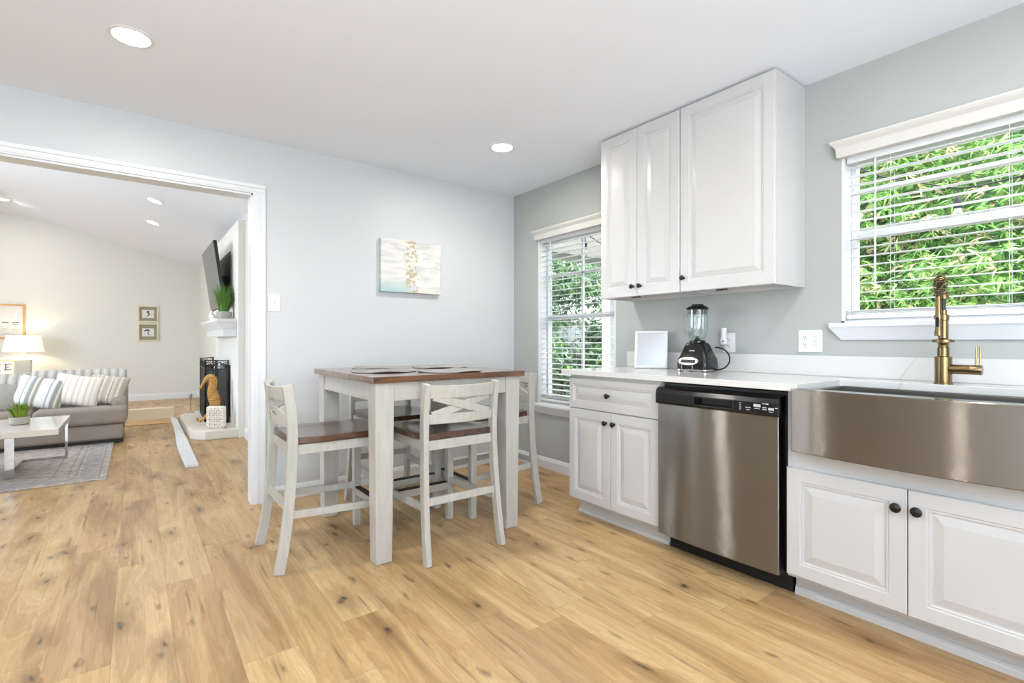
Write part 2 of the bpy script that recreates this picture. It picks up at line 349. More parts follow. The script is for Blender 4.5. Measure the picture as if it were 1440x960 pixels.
# one floor through both rooms
struct(MB().box(-4.6, 2.98, -2.7, 11.6, -0.1, 0.0).build('floor', M_floor))
struct(MB().box(-2.7, 2.98, -2.7, YB, ZC, ZC + 0.1).build('ceiling', M_ceil))
W1 = (2.472, 3.357, 0.55, 2.0)     # window 1: y0,y1,z0,z1
W2 = (0.085, 0.999, 1.18, 2.03)    # window 2
b = MB(); x0, x1 = XR, XR + 0.15
def wall_x(b, x0, x1, ya, yb, z0, z1, holes):
    holes = sorted(holes); y = ya
    for (h0, h1, hz0, hz1) in holes:
        b.box(x0, x1, y, h0, z0, z1); b.box(x0, x1, h0, h1, z0, hz0); b.box(x0, x1, h0, h1, hz1, z1); y = h1
    b.box(x0, x1, y, yb, z0, z1); return b
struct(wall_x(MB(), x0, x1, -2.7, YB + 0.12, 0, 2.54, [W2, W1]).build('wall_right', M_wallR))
# back wall with the wide cased opening to the living room
OX0, OX1, OZ = -1.35, 0.633, 2.078
b = MB(); b.box(-4.6, OX0, YB, YB + 0.12, 0, 3.4); b.box(OX0, OX1, YB, YB + 0.12, OZ, 3.4); b.box(OX1, XR, YB, YB + 0.12, 0, 3.4)
struct(b.build('wall_back', M_wall))
# walls behind the camera with their glazing openings
b = MB(); b.box(-2.7, -1.85, -2.7, -2.55, 0, ZC); b.box(1.45, XR, -2.7, -2.55, 0, ZC); b.box(-1.85, 1.45, -2.7, -2.55, 2.1, ZC); b.box(-1.85, 1.45, -2.7, -2.55, 0, 0.9)
struct(b.build('wall_front', M_wall))
struct(wall_x(MB(), -2.7, -2.55, -2.55, YB, 0, ZC, []).build('wall_left', M_wall))

# casing around the opening: stepped profile boards
def casing(b, x0, x1, z0, z1, yf, vertical, inner):
    """flat casing with three raised bands on the kitchen side"""
    if vertical:
        w = x1 - x0
        b.box(x0, x1, yf - 0.012, yf + 0.001, z0, z1)
        b.box(x0 + w * 0.62, x1, yf - 0.020, yf - 0.012, z0, z1); b.box(x0 + w * 0.15, x0 + w * 0.45, yf - 0.016, yf - 0.012, z0, z1)
    else:
        h = z1 - z0
        b.box(x0, x1, yf - 0.012, yf + 0.001, z0, z1)
        b.box(x0, x1, yf - 0.020, yf - 0.012, z0 + h * 0.62, z1); b.box(x0, x1 , yf - 0.016, yf - 0.012, z0 + h * 0.15, z0 + h * 0.45)
b = MB(); casing(b, OX1 - 0.003, 0.705, 0, 2.078, YB, True, 0); struct(b.build('trim_1', M_trim, bevel=0.002))
b = MB(); casing(b, OX0 - 0.07, 0.705, 2.078, 2.138, YB, False, 0); struct(b.build('trim_2', M_trim, bevel=0.002))
b = MB(); b.box(OX1 - 0.012, OX1 + 0.0, YB, YB + 0.125, 0, OZ); b.box(OX0, OX1, YB, YB + 0.125, OZ - 0.012, OZ); b.box(OX0, OX0 + 0.012, YB, YB + 0.125, 0, OZ)
struct(b.build('trim_3', M_trim))
b = MB(); casing(b, OX0 - 0.07, OX0, 0, 2.078, YB, True, 0); struct(b.build('trim_4', M_trim, bevel=0.002))
# baseboards
def base_prof(t=0.014, h=0.095): return [(0, 0), (t, 0), (t, h * 0.72), (t * 0.75, h * 0.8), (t * 0.55, h * 0.93), (t * 0.2, h), (0, h)]
struct(MB().prism([(YB - u, z) for u, z in base_prof()], 'x', 0.705, XR).build('baseboard_back', M_trim))
struct(MB().prism([(XR - u, z) for u, z in base_prof()], 'y', 2.31, YB).build('baseboard_right', M_trim))

# ------------------------------------------------------------------ living room shell
LX, LY = 1.004, 11.47
def zceil(x): return 2.52 + 0.27 * (LX - x)
xr = LX - (3.19 - 2.52) / 0.27
struct(MB().prism([(LX + 0.15, 2.48), (xr, 3.19), (-4.6, 3.19), (-4.6, 3.32), (xr, 3.32), (LX + 0.15, 2.62)], 'y', YB + 0.12, LY + 0.12).build('ceiling_living', M_ceil))
struct(MB().prism([(-4.6, 0), (LX + 0.15, 0), (LX + 0.15, 2.5), (xr, 3.2), (-4.6, 3.2)], 'y', LY, LY + 0.12).build('wall_far', M_livwall))
struct(MB().box(LX, LX + 0.15, YB + 0.12, LY, 0, 2.53).build('wall_living_right', M_livwall))
b = MB(); wall_x(b, -4.6, -4.45, YB + 0.12, LY, 0, 3.2, [(4.7, 8.5, 0.55, 2.65)]); struct(b.build('wall_living_left', M_livwall))
struct(MB().prism([(LY - u, z) for u, z in base_prof(0.014, 0.12)], 'x', -4.45, LX).build('baseboard_far', M_trim))
struct(MB().prism([(LX - u, z) for u, z in base_prof(0.014, 0.12)], 'y', YB + 0.12, 6.36).build('baseboard_living_right', M_trim))

# low white step kerb with a shallow tread on the living room floor
M_beige = mat('beige_step', '#e2d4b9', 0.5, var=0.03); M_tread = mat('tan_tread', '#bd9a6b', 0.5, var=0.06)
t = thing('low_step', 'low white kerb with beige cross step on the floor left of the hearth', 'step', (0.39, 5.12, 0))
MB().prism([(0.345, 5.12), (0.445, 5.12), (0.455, 6.3), (0.468, 8.35), (0.43, 8.5), (0.40, 8.5), (0.372, 7.0), (0.34, 6.0)], 'z', 0.0, 0.03).build('kerb', M_trim, t, bevel=0.006)
MB().box(-0.75, 0.45, 8.505, 8.62, 0, 0.165).build('riser', M_beige, t, bevel=0.008)
MB().box(-0.75, 0.395, 8.05, 8.50, 0, 0.012).build('tread', M_tread, t, bevel=0.003)

# ------------------------------------------------------------------ windows
def window(n, y0, y1, z0, z1, meet, hbars, vbars, valance):
    root = MB()
    xf = XR + 0.085            # sash plane
    # jamb liner
    for (a0, a1, c0, c1) in ((y0, y0 + 0.012, z0, z1), (y1 - 0.012, y1, z0, z1), (y0, y1, z1 - 0.012, z1), (y0, y1, z0, z0 + 0.012)):
        root.box(XR - 0.002, XR + 0.149, a0, a1, c0, c1)
    w = struct(root.build('window_%d' % n, M_trim, origin=(XR, (y0 + y1) / 2, z0)))
    b = MB(); f = 0.035
    for (a0, a1, c0, c1) in ((y0 + .012, y0 + f, z0 + .012, z1 - .012), (y1 - f, y1 - .012, z0 + .012, z1 - .012), (y0 + f, y1 - f, z0 + .012, z0 + .05), (y0 + f, y1 - f, z1 - .05, z1 - .012), (y0 + f, y1 - f, meet - 0.02, meet + 0.02)):
        b.box(xf, xf + 0.045, a0, a1, c0, c1)
    b.build('window_sash', M_vinyl, w, bevel=0.003)
    b = MB()
    for h in hbars: b.box(xf + 0.012, xf + 0.03, y0 + f, y1 - f, h - 0.012, h + 0.012)
    for v, v0, v1 in vbars: b.box(xf + 0.012, xf + 0.03, v - 0.011, v + 0.011, v0, v1)
    if b.v: b.build('glazing_bar', M_vinyl, w)
    MB().box(xf + 0.019, xf + 0.023, y0 + f, y1 - f, z0 + .05, z1 - .05).build('window_pane', M_pane, w)
    # sill board (stool) with mitred apron
    MB().box(XR - 0.045, XR + 0.085, y0 - 0.045, y1 + 0.045, z0 - 0.02, z0 + 0.002).build('window_sill', M_trim, w, bevel=0.004)
    zb = z0 - 0.02
    ap = MB(); ya, yb = y0 - 0.045, y1 + 0.045
    ap.loft([[(XR, ya, zb), (XR, yb, zb), (XR - 0.04, yb, zb), (XR - 0.04, ya, zb)], [(XR, ya + 0.045, zb - 0.062), (XR, yb - 0.045, zb - 0.062), (XR - 0.010, yb - 0.045, zb - 0.062), (XR - 0.010, ya + 0.045, zb - 0.062)]])
    ap.build('window_apron', M_trim, w)
    # valance: crown-like head board
    zv = z1 - 0.028; ya, yb = y0 - 0.035, y1 + 0.035
    vb = MB(); e = 0.022
    def ring(z, ins, dep): return [(XR, ya + ins, z), (XR, yb - ins, z), (XR - dep, yb - ins, z), (XR - dep, ya + ins, z)]
    vb.loft([ring(zv, e, 0.035), ring(zv + 0.045, e * 0.8, 0.042), ring(zv + 0.06, e * .35, 0.056), ring(zv + 0.07, 0, 0.062), ring(zv + 0.08, 0, 0.062)])
    vb.build('window_header', M_cream, w, bevel=0.002)
    return w
window(1, *W1, 1.30, (1.66,), ((2.915, 0.6, 1.95),), True)
window(2, *W2, 1.625, (1.845,), (), True)

def blind(y0, y1, z0, z1, label, slack, wand_y, cords, tilt=R(6), pitch=0.0445):
    t = thing('window_blind', label, 'blind', (XR + 0.04, (y0 + y1) / 2, z0), 'white slatted window blinds')
    xc = XR + 0.040; a, c = y0 + 0.016, y1 - 0.016
    MB().box(xc - 0.027, xc + 0.027, a, c, z1 - 0.055, z1 - 0.012).build('head_rail', M_slat, t, bevel=0.003)
    b = MB(); z = z1 - 0.075; zb = z0 + slack
    def slat(z, tl):
        dx = 0.0245 * math.cos(tl); dz = 0.0245 * math.sin(tl); th = 0.0014; pts = []
        n = 4
        top = [(xc + dx * (2 * i / n - 1), z + dz * (2 * i / n - 1) + 0.0022 * (1 - (2 * i / n - 1) ** 2)) for i in range(n + 1)]
        poly = [(x, zz + th) for x, zz in top] + [(x, zz - th) for x, zz in top[::-1]]
        b.prism(poly, 'y', a + 0.003, c - 0.003)
    while z > zb + 0.03: slat(z, tilt); z -= pitch
    k = zb + 0.026
    for i in range(int(slack / 0.02)): pass
    for i in range(3): slat(zb + 0.026 + i * 0.0055, 0)
    b.build('slats', M_slat, t)
    MB().box(xc - 0.026, xc + 0.026, a, c, zb - 0.004, zb + 0.018).build('bottom_rail', M_slat, t, bevel=0.004)
    b = MB()
    for yy in cords:
        b = MB(); b.tube([(xc - .027, yy, z1 - .02), (xc - .027, yy, zb + .008), (xc + .027, yy, zb + .008), (xc + .027, yy, z1 - .02)], 0.0009, 5)
        b.build('ladder_cord', M_slat, t)
    b = MB(); b.tube([(xc - 0.034, wand_y, z1 - 0.05), (xc - 0.036, wand_y, z1 - 0.68)], 0.0045, 8); b.build('tilt_wand', mat('clear_wand', '#c9cfd0', 0.2), t, smooth=True)
    return t
blind(W1[0], W1[1], W1[2], W1[3], 'white slatted blind over the tall window near the corner', 0.03, 3.20, (2.60, 2.95, 3.24), tilt=R(4))
blind(W2[0], W2[1], W2[2], W2[3], 'white slatted blind over the window above the sink', 0.025, 0.86, (0.80, 0.40, 0.2), tilt=R(3))

# ------------------------------------------------------------------ cabinet helpers
def raised(b, y0, y1, z0, z1, xb, th, frame=0.052, flat=False):
    """raised-panel front in a plane facing -X; xb = back plane, front at xb-th"""
    prof = [(0, 0), (0, th - 0.003), (0.003, th), (frame, th), (frame + 0.003, th - 0.003), (frame + 0.010, th - 0.003), (frame + 0.013, th - 0.008),
            (frame + 0.019, th - 0.008), (frame + 0.047, th - 0.001), (frame + 0.050, th - 0.001)]
    mx = min(y1 - y0, z1 - z0) / 2 - 0.004
    prof = [(min(i, mx - 0.0005 * (len(prof) - k)), h) for k, (i, h) in enumerate(prof)]
    rings = [[(xb - h, y0 + i, z0 + i), (xb - h, y1 - i, z0 + i), (xb - h, y1 - i, z1 - i), (xb - h, y0 + i, z1 - i)] for i, h in prof]
    b.loft(rings)
def knob(parent, x, y, z, r=0.0155):
    """round dark knob on a short stem, axis along -X"""
    b = MB(); b.lathe([(0.0085, x), (0.0075, x - 0.003), (0.005, x - 0.006), (0.0048, x - 0.014), (0.009, x - 0.017), (r, x - 0.020), (r, x - 0.023), (r * 0.8, x - 0.026), (r * 0.55, x - 0.0265), (r * 0.4, x - 0.029), (0, x - 0.0295)], (0, y, z), 20, 'x')
    return b.build('knob', M_black, parent, smooth=True)
XD = 2.195; TH = 0.019; XF = XD + TH   # door front / carcase front
def kick(b, y0, y1): b.box(2.292, 2.31, y0, y1, 0.0, 0.10)

# base cabinet left of dishwasher
Y0, Y1 = 1.625, 2.305
t = thing('base_cabinet', 'white base cabinet with one drawer and two doors left of the dishwasher', 'cabinet', (2.5, (Y0 + Y1) / 2, 0), 'white base cabinets')
b = MB(); b.box(XF, 2.806, Y0, Y1, 0.10, 0.883); b.build('body', M_cab, t)
b = MB(); b.box(2.292, 2.806, Y0, Y1, 0.0, 0.10); b.build('toe_kick', M_cab, t)
b = MB(); b.prism([(2.292 - u, z) for u, z in ((0, 0), (.012, 0), (.012, .012), (.008, .018), (0, .020))], 'y', Y0, Y1); b.build('shoe_moulding', M_cab, t)
b = MB(); raised(b, Y0 + .002, Y1 - .0015, 0.679, 0.862, XF, TH, 0.036); dr = b.build('drawer', M_cab, t)
knob(dr, XD, 1.975, 0.772)
ym = 1.962
b = MB(); raised(b, ym + .0015, Y1 - .0015, 0.114, 0.674, XF, TH); d1 = b.build('door', M_cab, t); knob(d1, XD, ym + 0.031, 0.613)
b = MB(); raised(b, Y0 + .002, ym - .0015, 0.114, 0.674, XF, TH); d2 = b.build('door', M_cab, t); knob(d2, XD, ym - 0.031, 0.613)

# sink cabinet
Y0, Y1 = 0.145, 0.985
t = thing('base_cabinet', 'white two-door base cabinet under the steel farmhouse sink', 'cabinet', (2.5, (Y0 + Y1) / 2, 0), 'white base cabinets')
b = MB(); b.box(XF, 2.806, Y0, Y1, 0.10, 0.636); b.box(XF, 2.806, Y1 - 0.032, Y1, 0.636, 0.883); b.box(XF, 2.806, Y0, Y0 + 0.012, 0.636, 0.883); b.build('body', M_cab, t)
b = MB(); b.box(2.292, 2.806, Y0, Y1, 0.0, 0.10); b.build('toe_kick', M_cab, t)
b = MB(); b.prism([(2.292 - u, z) for u, z in ((0, 0), (.012, 0), (.012, .020), (.009, .024), (.007, .034), (0, .038))], 'y', Y0, Y1); b.build('shoe_moulding', M_cab, t)
ym = 0.5695
b = MB(); raised(b, ym + .0015, Y1 - .002, 0.114, 0.562, XF, TH); d1 = b.build('door', M_cab, t); knob(d1, XD, ym + 0.03, 0.494, 0.0175)
b = MB(); raised(b, Y0 + .002, ym - .0015, 0.114, 0.562, XF, TH); d2 = b.build('door', M_cab, t); knob(d2, XD, ym - 0.03, 0.494, 0.0175)

# next cabinet, reaching out of the frame
Y0, Y1 = -0.75, 0.143
t = thing('base_cabinet', 'white base cabinet at the right end of the run beside the sink cabinet', 'cabinet', (2.5, (Y0 + Y1) / 2, 0), 'white base cabinets')
b = MB(); b.box(XF, 2.806, Y0, Y1, 0.10, 0.883); b.build('body', M_cab, t)
b = MB(); b.box(2.292, 2.806, Y0, Y1, 0.0, 0.10); b.build('toe_kick', M_cab, t)
b = MB(); raised(b, Y0 + .002, Y1 - .002, 0.679, 0.862, XF, TH, 0.036); dr = b.build('drawer', M_cab, t); knob(dr, XD, -0.3, 0.772)
for a, c in ((Y0 + .002, -0.305), (-0.302, Y1 - .002)):
    b = MB(); raised(b, a, c, 0.114, 0.674, XF, TH); d1 = b.build('door', M_cab, t); knob(d1, XD, -0.335 if c < 0 else -0.272, 0.613)

# dishwasher
Y0, Y1 = 0.992, 1.619
t = thing('dishwasher', 'stainless steel dishwasher with black control strip between the base cabinets', 'dishwasher', (2.5, 1.3, 0))
MB().box(2.235, 2.80, Y0 + 0.004, Y1 - 0.002, 0.10, 0.872).build('tub', M_blkm, t)
MB().box(2.285, 2.80, Y0 + 0.004, Y1 - 0.002, 0.0, 0.10).build('toe_panel', M_blkm, t)
def dw_front(b, z0, z1, bulge, x=2.172, n=10):
    # gently bowed front
    prof = []
    for i in range(n + 1):
        u = i / n; prof.append((x - bulge * (1 - (2 * u - 1) ** 2), Y0 + 0.012 + u * (Y1 - 0.004 - Y0 - 0.012)))
    poly = prof + [(2.234, Y1 - 0.004), (2.234, Y0 + 0.012)]
    b.prism(poly, 'z', z0, z1)
b = MB(); dw_front(b, 0.098, 0.772, 0.010); b.build('door', M_steel, t, smooth=True, bevel=0.004)
b = MB()
yA, yB = Y0 + 0.010, Y1 - 0.002
pa, pb = 1.195, 1.400
def strip_prof(dx=0.0): return [(2.234, 0.773), (2.160, 0.773), (2.156, 0.782), (2.157, 0.825), (2.164, 0.845), (2.176, 0.854), (2.234, 0.858)]
for a, c in ((yA, pa), (pb, yB)): b.prism(strip_prof(), 'y', a, c)
b.prism([(2.234, 0.773), (2.160, 0.773), (2.157, 0.782), (2.172, 0.784), (2.190, 0.79), (2.190, 0.822), (2.160, 0.824), (2.157, 0.826), (2.164, 0.845), (2.176, 0.854), (2.234, 0.858)], 'y', pa, pb)
cp = b.build('control_panel', M_blk, t)
b = MB(); b.bar([(2.156, pa + .004, 0.784), (2.156, pb - .004, 0.784)], (0, 0, 1), 0.005, 0.004); b.bar([(2.157, pa + .004, 0.824), (2.157, pb - .004, 0.824)], (0, 0, 1), 0.004, 0.004)
for q in (pa + .002, pb - .002): b.bar([(2.1565, q, 0.784), (2.1575, q, 0.824)], (0, 1, 0), 0.004, 0.004)
b.build('handle_bezel', mat('bezel_dark', '#2a2a2b', 0.25), cp)
b = MB(); rnd = random.Random(3)
for i in range(4): b.box(2.1550, 2.1568, 1.160, 1.168, 0.788 + i * 0.009, 0.791 + i * 0.009)
b.build('indicator_marks', M_mark, cp); b = MB()
for yy, zz, w, h in ((1.128, .800, .022, .003), (1.128, .790, .016, .002), (1.088, .812, .030, .012), (1.088, .799, .024, .003), (1.060, .822, .010, .003), (1.045, .822, .012, .005), (1.056, .806, .016, .004), (1.056, .798, .018, .003), (1.028, .802, .024, .010), (1.028, .790, .018, .002), (1.006, .808, .010, .003)):
    b.box(2.1550, 2.1568, yy - w / 2, yy + w / 2, zz - h / 2, zz + h / 2)
b.build('control_marks', M_mark, cp)
MB().box(2.232, 2.80, Y0 + 0.004, Y1 - 0.002, 0.862, 0.872).build('top_flange', mat('flange_dark', '#242424', 0.4), t)

# worktop with the sink cut-out, and its backsplash
YS0, YS1 = 0.168, 0.928
b = MB(); XW = 2.165
poly = [(XW, -0.75), (XR - .001, -0.75), (XR - .001, 2.345), (XW, 2.345), (XW, YS1), (2.600, YS1), (2.615, YS1 - .015), (2.615, YS0 + .015), (2.600, YS0), (XW, YS0)]
b.prism(poly, 'z', 0.884, 0.914)
tag(b.build('worktop', M_quartz, origin=(2.5, 0.8, 0.884), bevel=0.002), 'white quartz worktop with faint grey veins running along the base cabinets', 'worktop')
tag(MB().box(XR - 0.021, XR - 0.001, -0.75, 2.352, 0.9145, 1.018).build('backsplash', M_quartz, origin=(XR - .01, 0.8, 0.9145), bevel=0.002), 'low white quartz backsplash standing on the worktop against the wall', 'backsplash')

# farmhouse sink
t = thing('farmhouse_sink', 'brushed stainless farmhouse sink with bowed apron front', 'sink', (2.35, 0.525, 0.637))
ya, yb = 0.150, 0.9445; n = 20
front = []
for i in range(n + 1):
    u = i / n; front.append((2.150 - 0.040 * (1 - (2 * u - 1) ** 2), ya + u * (yb - ya)))
b = MB()
b.prism(front + [(2.1643, yb), (2.1643, ya)], 'z', 0.640, 0.898); b.build('apron', M_sink, t, smooth=True, bevel=0.003)
b = MB(); zi = 0.67
b.box(2.1645, 2.205, YS0 + .001, YS1 - .001, zi, 0.8975); b.box(2.617, 2.625, YS0 - .006, YS1 + .006, zi, 0.8835)
b.box(2.205, 2.617, YS0 - .0, YS0 + .006, zi, 0.8835); b.box(2.205, 2.617, YS1 - .006, YS1, zi, 0.8835); b.box(2.197, 2.625, YS0, YS1, zi - .008, zi)
b.build('basin', M_sinkin, t, bevel=0.004)
b = MB(); b.lathe([(0.045, zi + .0005), (0.045, zi + .003), (0.03, zi + .003), (0.028, zi + .001)], (2.45, 0.547, 0), 24); b.build('drain', M_chrome, t, smooth=True)

# spring faucet
fx, fy = 2.665, 0.571
t = thing('kitchen_faucet', 'brushed gold spring pull-down faucet behind the sink', 'faucet', (fx, fy, 0.914))
z = 0.914
b = MB(); b.lathe([(0.031, z), (0.031, z + .006), (0.0285, z + .008), (0.0285, z + .112), (0.026, z + .114), (0.0195, z + .115), (0.0195, z + .150), (0.017, z + .152), (0.017, z + .166), (0.0195, z + .170), (0.021, z + .172),
    (0.036, z + .173), (0.036, z + .183), (0.021, z + .186), (0.0165, z + .190), (0.0165, z + .262), (0.019, z + .264), (0.019, z + .284), (0.013, z + .286), (0.012, z + .305)], (fx, fy, 0), 28)
b.build('spout_body', M_gold, t, smooth=True)
b = MB(); b.lathe([(0.008, z + .300), (0.008, z + .352)], (fx, fy, 0), 14); b.build('hose', M_blk, t, smooth=True)
b = MB(); b.lathe([(0.009, z + .350), (0.018, z + .352), (0.018, z + .372), (0.015, z + .376), (0.011, z + .378)], (fx, fy, 0), 24); b.build('spring_collar', M_gold, t, smooth=True)
# arch centre line, toward -X
arch = [(0, .376), (0, .395), (-.004, .412), (-.018, .427), (-.036, .432), (-.054, .427), (-.067, .412), (-.072, .39), (-.072, .36)]
def interp(pts, n):
    out = []; P = [Vector((a, 0, c)) for a, c in pts]; seg = [0]
    for i in range(len(P) - 1): seg.append(seg[-1] + (P[i + 1] - P[i]).length)
    for k in range(n + 1):
        s = seg[-1] * k / n; i = 0
        while i < len(P) - 2 and seg[i + 1] < s: i += 1
        f = (s - seg[i]) / (seg[i + 1] - seg[i]); out.append(P[i].lerp(P[i + 1], f))
    return out
cl = interp(arch, 60); D = Vector((fx, fy, z))
b = MB(); b.tube([D + p for p in cl], 0.0065, 10); b.build('inner_hose', M_blk, t, smooth=True)
turns = 20; K = turns * 12; cl2 = interp(arch, K); pts = []
for k, p in enumerate(cl2):
    tn = (cl2[min(k + 1, K)] - cl2[max(k - 1, 0)]).normalized(); sd = Vector((0, 1, 0)); up = tn.cross(sd)
    a = 2 * math.pi * k / 12; pts.append(D + p + (sd * math.cos(a) + up * math.sin(a)) * 0.0150)
b = MB(); b.tube(pts, 0.0021, 5); b.build('spring', M_gold, t, smooth=True)
hx = fx - .072
b = MB(); b.lathe([(0.008, z + .365), (0.0095, z + .355), (0.0095, z + .30), (0.0105, z + .28), (0.0105, z + .225), (0.0125, z + .215), (0.0125, z + .20), (0.010, z + .198)], (hx, fy, 0), 22); sp_ = b.build('spray_head', M_gold, t, smooth=True)
b = MB(); b.box(hx - .0135, hx - .008, fy - .006, fy + .006, z + .235, z + .275); b.build('spray_button', M_blk, sp_, bevel=0.003)
b = MB(); b.bar([(fx - .015, fy, z + .274), (hx + .01, fy, z + .274)], (0, 0, 1), 0.012, 0.010); b.lathe([(0.0135, z + .266), (0.0135, z + .282)], (hx, fy, 0), 20); b.build('docking_arm', M_gold, t, smooth=True)
b = MB(); b.lathe([(0.0195, fy - .022), (0.0195, fy - .078), (0.0185, fy - .079), (0.0185, fy - .081), (0.0195, fy - .082), (0.0195, fy - .118), (0.018, fy - .120)], (fx - .004, 0, z + .063), 26, 'y'); hd = b.build('handle', M_gold, t, smooth=True)
b = MB()
for o_ in (0, 0.012): b.tube([(fx - .004, fy - .100 - o_, z + .075), (fx - .004, fy - .103 - o_, z + .157)], 0.0034, 8)
b.build('lever', M_gold, hd, smooth=True)

# ------------------------------------------------------------------ upper cabinets
XU = 2.500; XUF = XU + TH; ZT = 2.43; ZB = 1.374
def upper(y0, y1, label, splits, knobs):
    t = thing('wall_cabinet', label, 'cabinet', (2.67, (y0 + y1) / 2, ZB), 'white wall cabinets')
    b = MB(); b.box(XUF, XR - .0005, y0, y1, ZB + 0.02, ZT); b.box(XUF, XUF + 0.018, y0, y1, ZB, ZB + .02); b.box(XUF + .018, XR - .0005, y0, y0 + .016, ZB, ZB + .02); b.box(XUF + .018, XR - .0005, y1 - .016, y1, ZB, ZB + .02); b.box(XR - .022, XR - .0005, y0 + .016, y1 - .016, ZB, ZB + .02)
    b.build('body', M_cab, t)
    ds = []
    for a, c in splits:
        b = MB(); raised(b, a + .0015, c - .0015, ZB, ZT - .003, XUF, TH, 0.055); ds.append(b.build('door', M_cab, t))
    for i, y, zz in knobs: knob(ds[i], XU, y, zz, 0.0145)
    b = MB(); yy = y0 + (y1 - y0) * .55; b.box(XUF + .001, XUF + .017, yy - .03, yy + .03, ZB - .008, ZB - .0002); b.box(XUF + .006, XUF + .011, yy - .006, yy + .006, ZB - .010, ZB - .008); b.build('latch', mat('bronze_latch', '#4b3423', 0.4, metal=0.7), t)
    return t
upper(1.71, 2.320, 'white two-door wall cabinet beside the tall window', [(2.016, 2.320), (1.71, 2.016)], [(0, 2.045, 1.435), (1, 1.987, 1.435)])
upper(1.172, 1.708, 'white single-door wall cabinet above the blender, right of the two-door one', [(1.172, 1.708)], [(0, 1.682, 1.452)])

# ------------------------------------------------------------------ outlets, switch
def outlet(y0, y1, z0, z1, label, duplexes, group='white wall outlets'):
    t = thing('wall_outlet', label, 'outlet', (XR, (y0 + y1) / 2, z0), group)
    MB().box(XR - .007, XR - .0003, y0, y1, z0, z1).build('cover_plate', M_white, t, bevel=0.003)
    zc = (z0 + z1) / 2
    for yc, kind in duplexes:
        if kind == 'duplex':
            for s in (-1, 1):
                b = MB(); zc2 = zc + s * 0.0195
                prof = [(0.0165 * math.cos(a), max(-0.0125, min(0.0125, 0.0165 * math.sin(a)))) for a in [2 * math.pi * k / 20 for k in range(20)]]
                b.loft([[(XR - .0068, yc + u, zc2 + v) for u, v in prof], [(XR - .0095, yc + u * .97, zc2 + v * .97) for u, v in prof]])
                r = b.build('receptacle', M_white, t)
                b = MB(); b.box(XR - .0102, XR - .0094, yc + .005, yc + .0072, zc2 - .001, zc2 + .0075); b.box(XR - .0102, XR - .0094, yc - .0072, yc - .005, zc2 - .001, zc2 + .006)
                b.lathe([(0.0026, XR - .0094), (0.0026, XR - .0102)], (0, yc, zc2 - .0065), 10, 'x'); b.build('slot', M_slot, r)
        else:
            b = MB(); b.box(XR - .0095, XR - .0068, yc - .0165, yc + .0165, zc - .033, zc + .033); r = b.build('gfci_face', M_white, t, bevel=0.001)
            b = MB(); b.box(XR - .0102, XR - .0094, yc - .008, yc + .008, zc + .003, zc + .007); b.box(XR - .0102, XR - .0094, yc - .008, yc + .008, zc - .007, zc - .003)
            b.build('test_button', mat('button_grey', '#b5b5b2', 0.5), r)
            b = MB()
            for s in (-1, 1):
                b.box(XR - .0102, XR - .0094, yc + .004, yc + .0058, zc + s * .021 - .003, zc + s * .021 + .004); b.box(XR - .0102, XR - .0094, yc - .0058, yc - .004, zc + s * .021 - .003, zc + s * .021 + .003)
            b.build('slot', M_slot, r)
    return t
outlet(1.086, 1.203, 1.033, 1.150, 'white two-gang outlet plate between the wall cabinet and the sink window', [(1.170, 'duplex'), (1.119, 'gfci')])
outlet(1.553, 1.628, 1.024, 1.142, 'white single outlet plate behind the blender cord', [(1.5905, 'duplex')])
t = thing('plug_in_freshener', 'small white plug-in device in the outlet beside the blender', 'plug-in device', (XR - .02, 1.605, 1.07))
b = MB(); b.lathe([(0.010, 1.068), (0.020, 1.075), (0.023, 1.09), (0.023, 1.098), (0.018, 1.112), (0.0165, 1.12), (0.0165, 1.165), (0.014, 1.17)], (XR - .036, 1.607, 0), 20); b.build('housing', M_white, t, smooth=True)
b = MB()
for s in (-1, 1): b.lathe([(0.005, XR - .063), (0.005, XR - .056)], (0, 1.607 + s * .010, 1.092), 10, 'x')
b.build('vent', mat('vent_grey', '#77797a', 0.5), t)

t = thing('light_switch', 'white light switch plate beside the cased opening', 'switch', (0.762, YB, 1.30))
MB().box(0.724, 0.801, YB - .007, YB - .0003, 1.295, 1.417).build('cover_plate', M_white, t, bevel=0.003)
b = MB(); b.box(0.756, 0.768, YB - .0085, YB - .0068, 1.343, 1.367); b.prism([(YB - .008, 1.347), (YB - .017, 1.360), (YB - .016, 1.364), (YB - .008, 1.358)], 'x', 0.758, 0.766); b.build('toggle', M_white, t)

# ------------------------------------------------------------------ blender on the worktop
cx, cy, z = 2.665, 1.700, 0.9142
t = thing('kitchen_blender', 'black countertop blender with glass jar beside the outlet', 'blender', (cx, cy, z))
def rr_ring(hx, hy, z, rad=0.3, n=6, rot=None):
    pts = []
    for q, (sx, sy) in enumerate(((1, 1), (-1, 1), (-1, -1), (1, -1))):
        r = rad * min(hx, hy)
        for i in range(n + 1):
            a = math.pi / 2 * (q + i / n); pts.append((sx * (hx - r) + r * math.cos(a), sy * (hy - r) + r * math.sin(a), z))
    c, s = math.cos(BR), math.sin(BR)
    return [(cx + px * c - py * s, cy + px * s + py * c, pz) for px, py, pz in pts]
BR = R(8)
b = MB(); b.loft([rr_ring(.085, .092, z + .008), rr_ring(.088, .094, z + .014), rr_ring(.088, .094, z + .045), rr_ring(.082, .090, z + .075), rr_ring(.066, .072, z + .115), rr_ring(.055, .060, z + .15), rr_ring(.050, .055, z + .165, .6), rr_ring(.045, .049, z + .170, .9)])
base = b.build('motor_base', M_blk, t, smooth=True)
b = MB(); b.loft([rr_ring(.089, .095, z + .006), rr_ring(.089, .095, z + .013)]); b.build('base_trim', M_chrome, base)
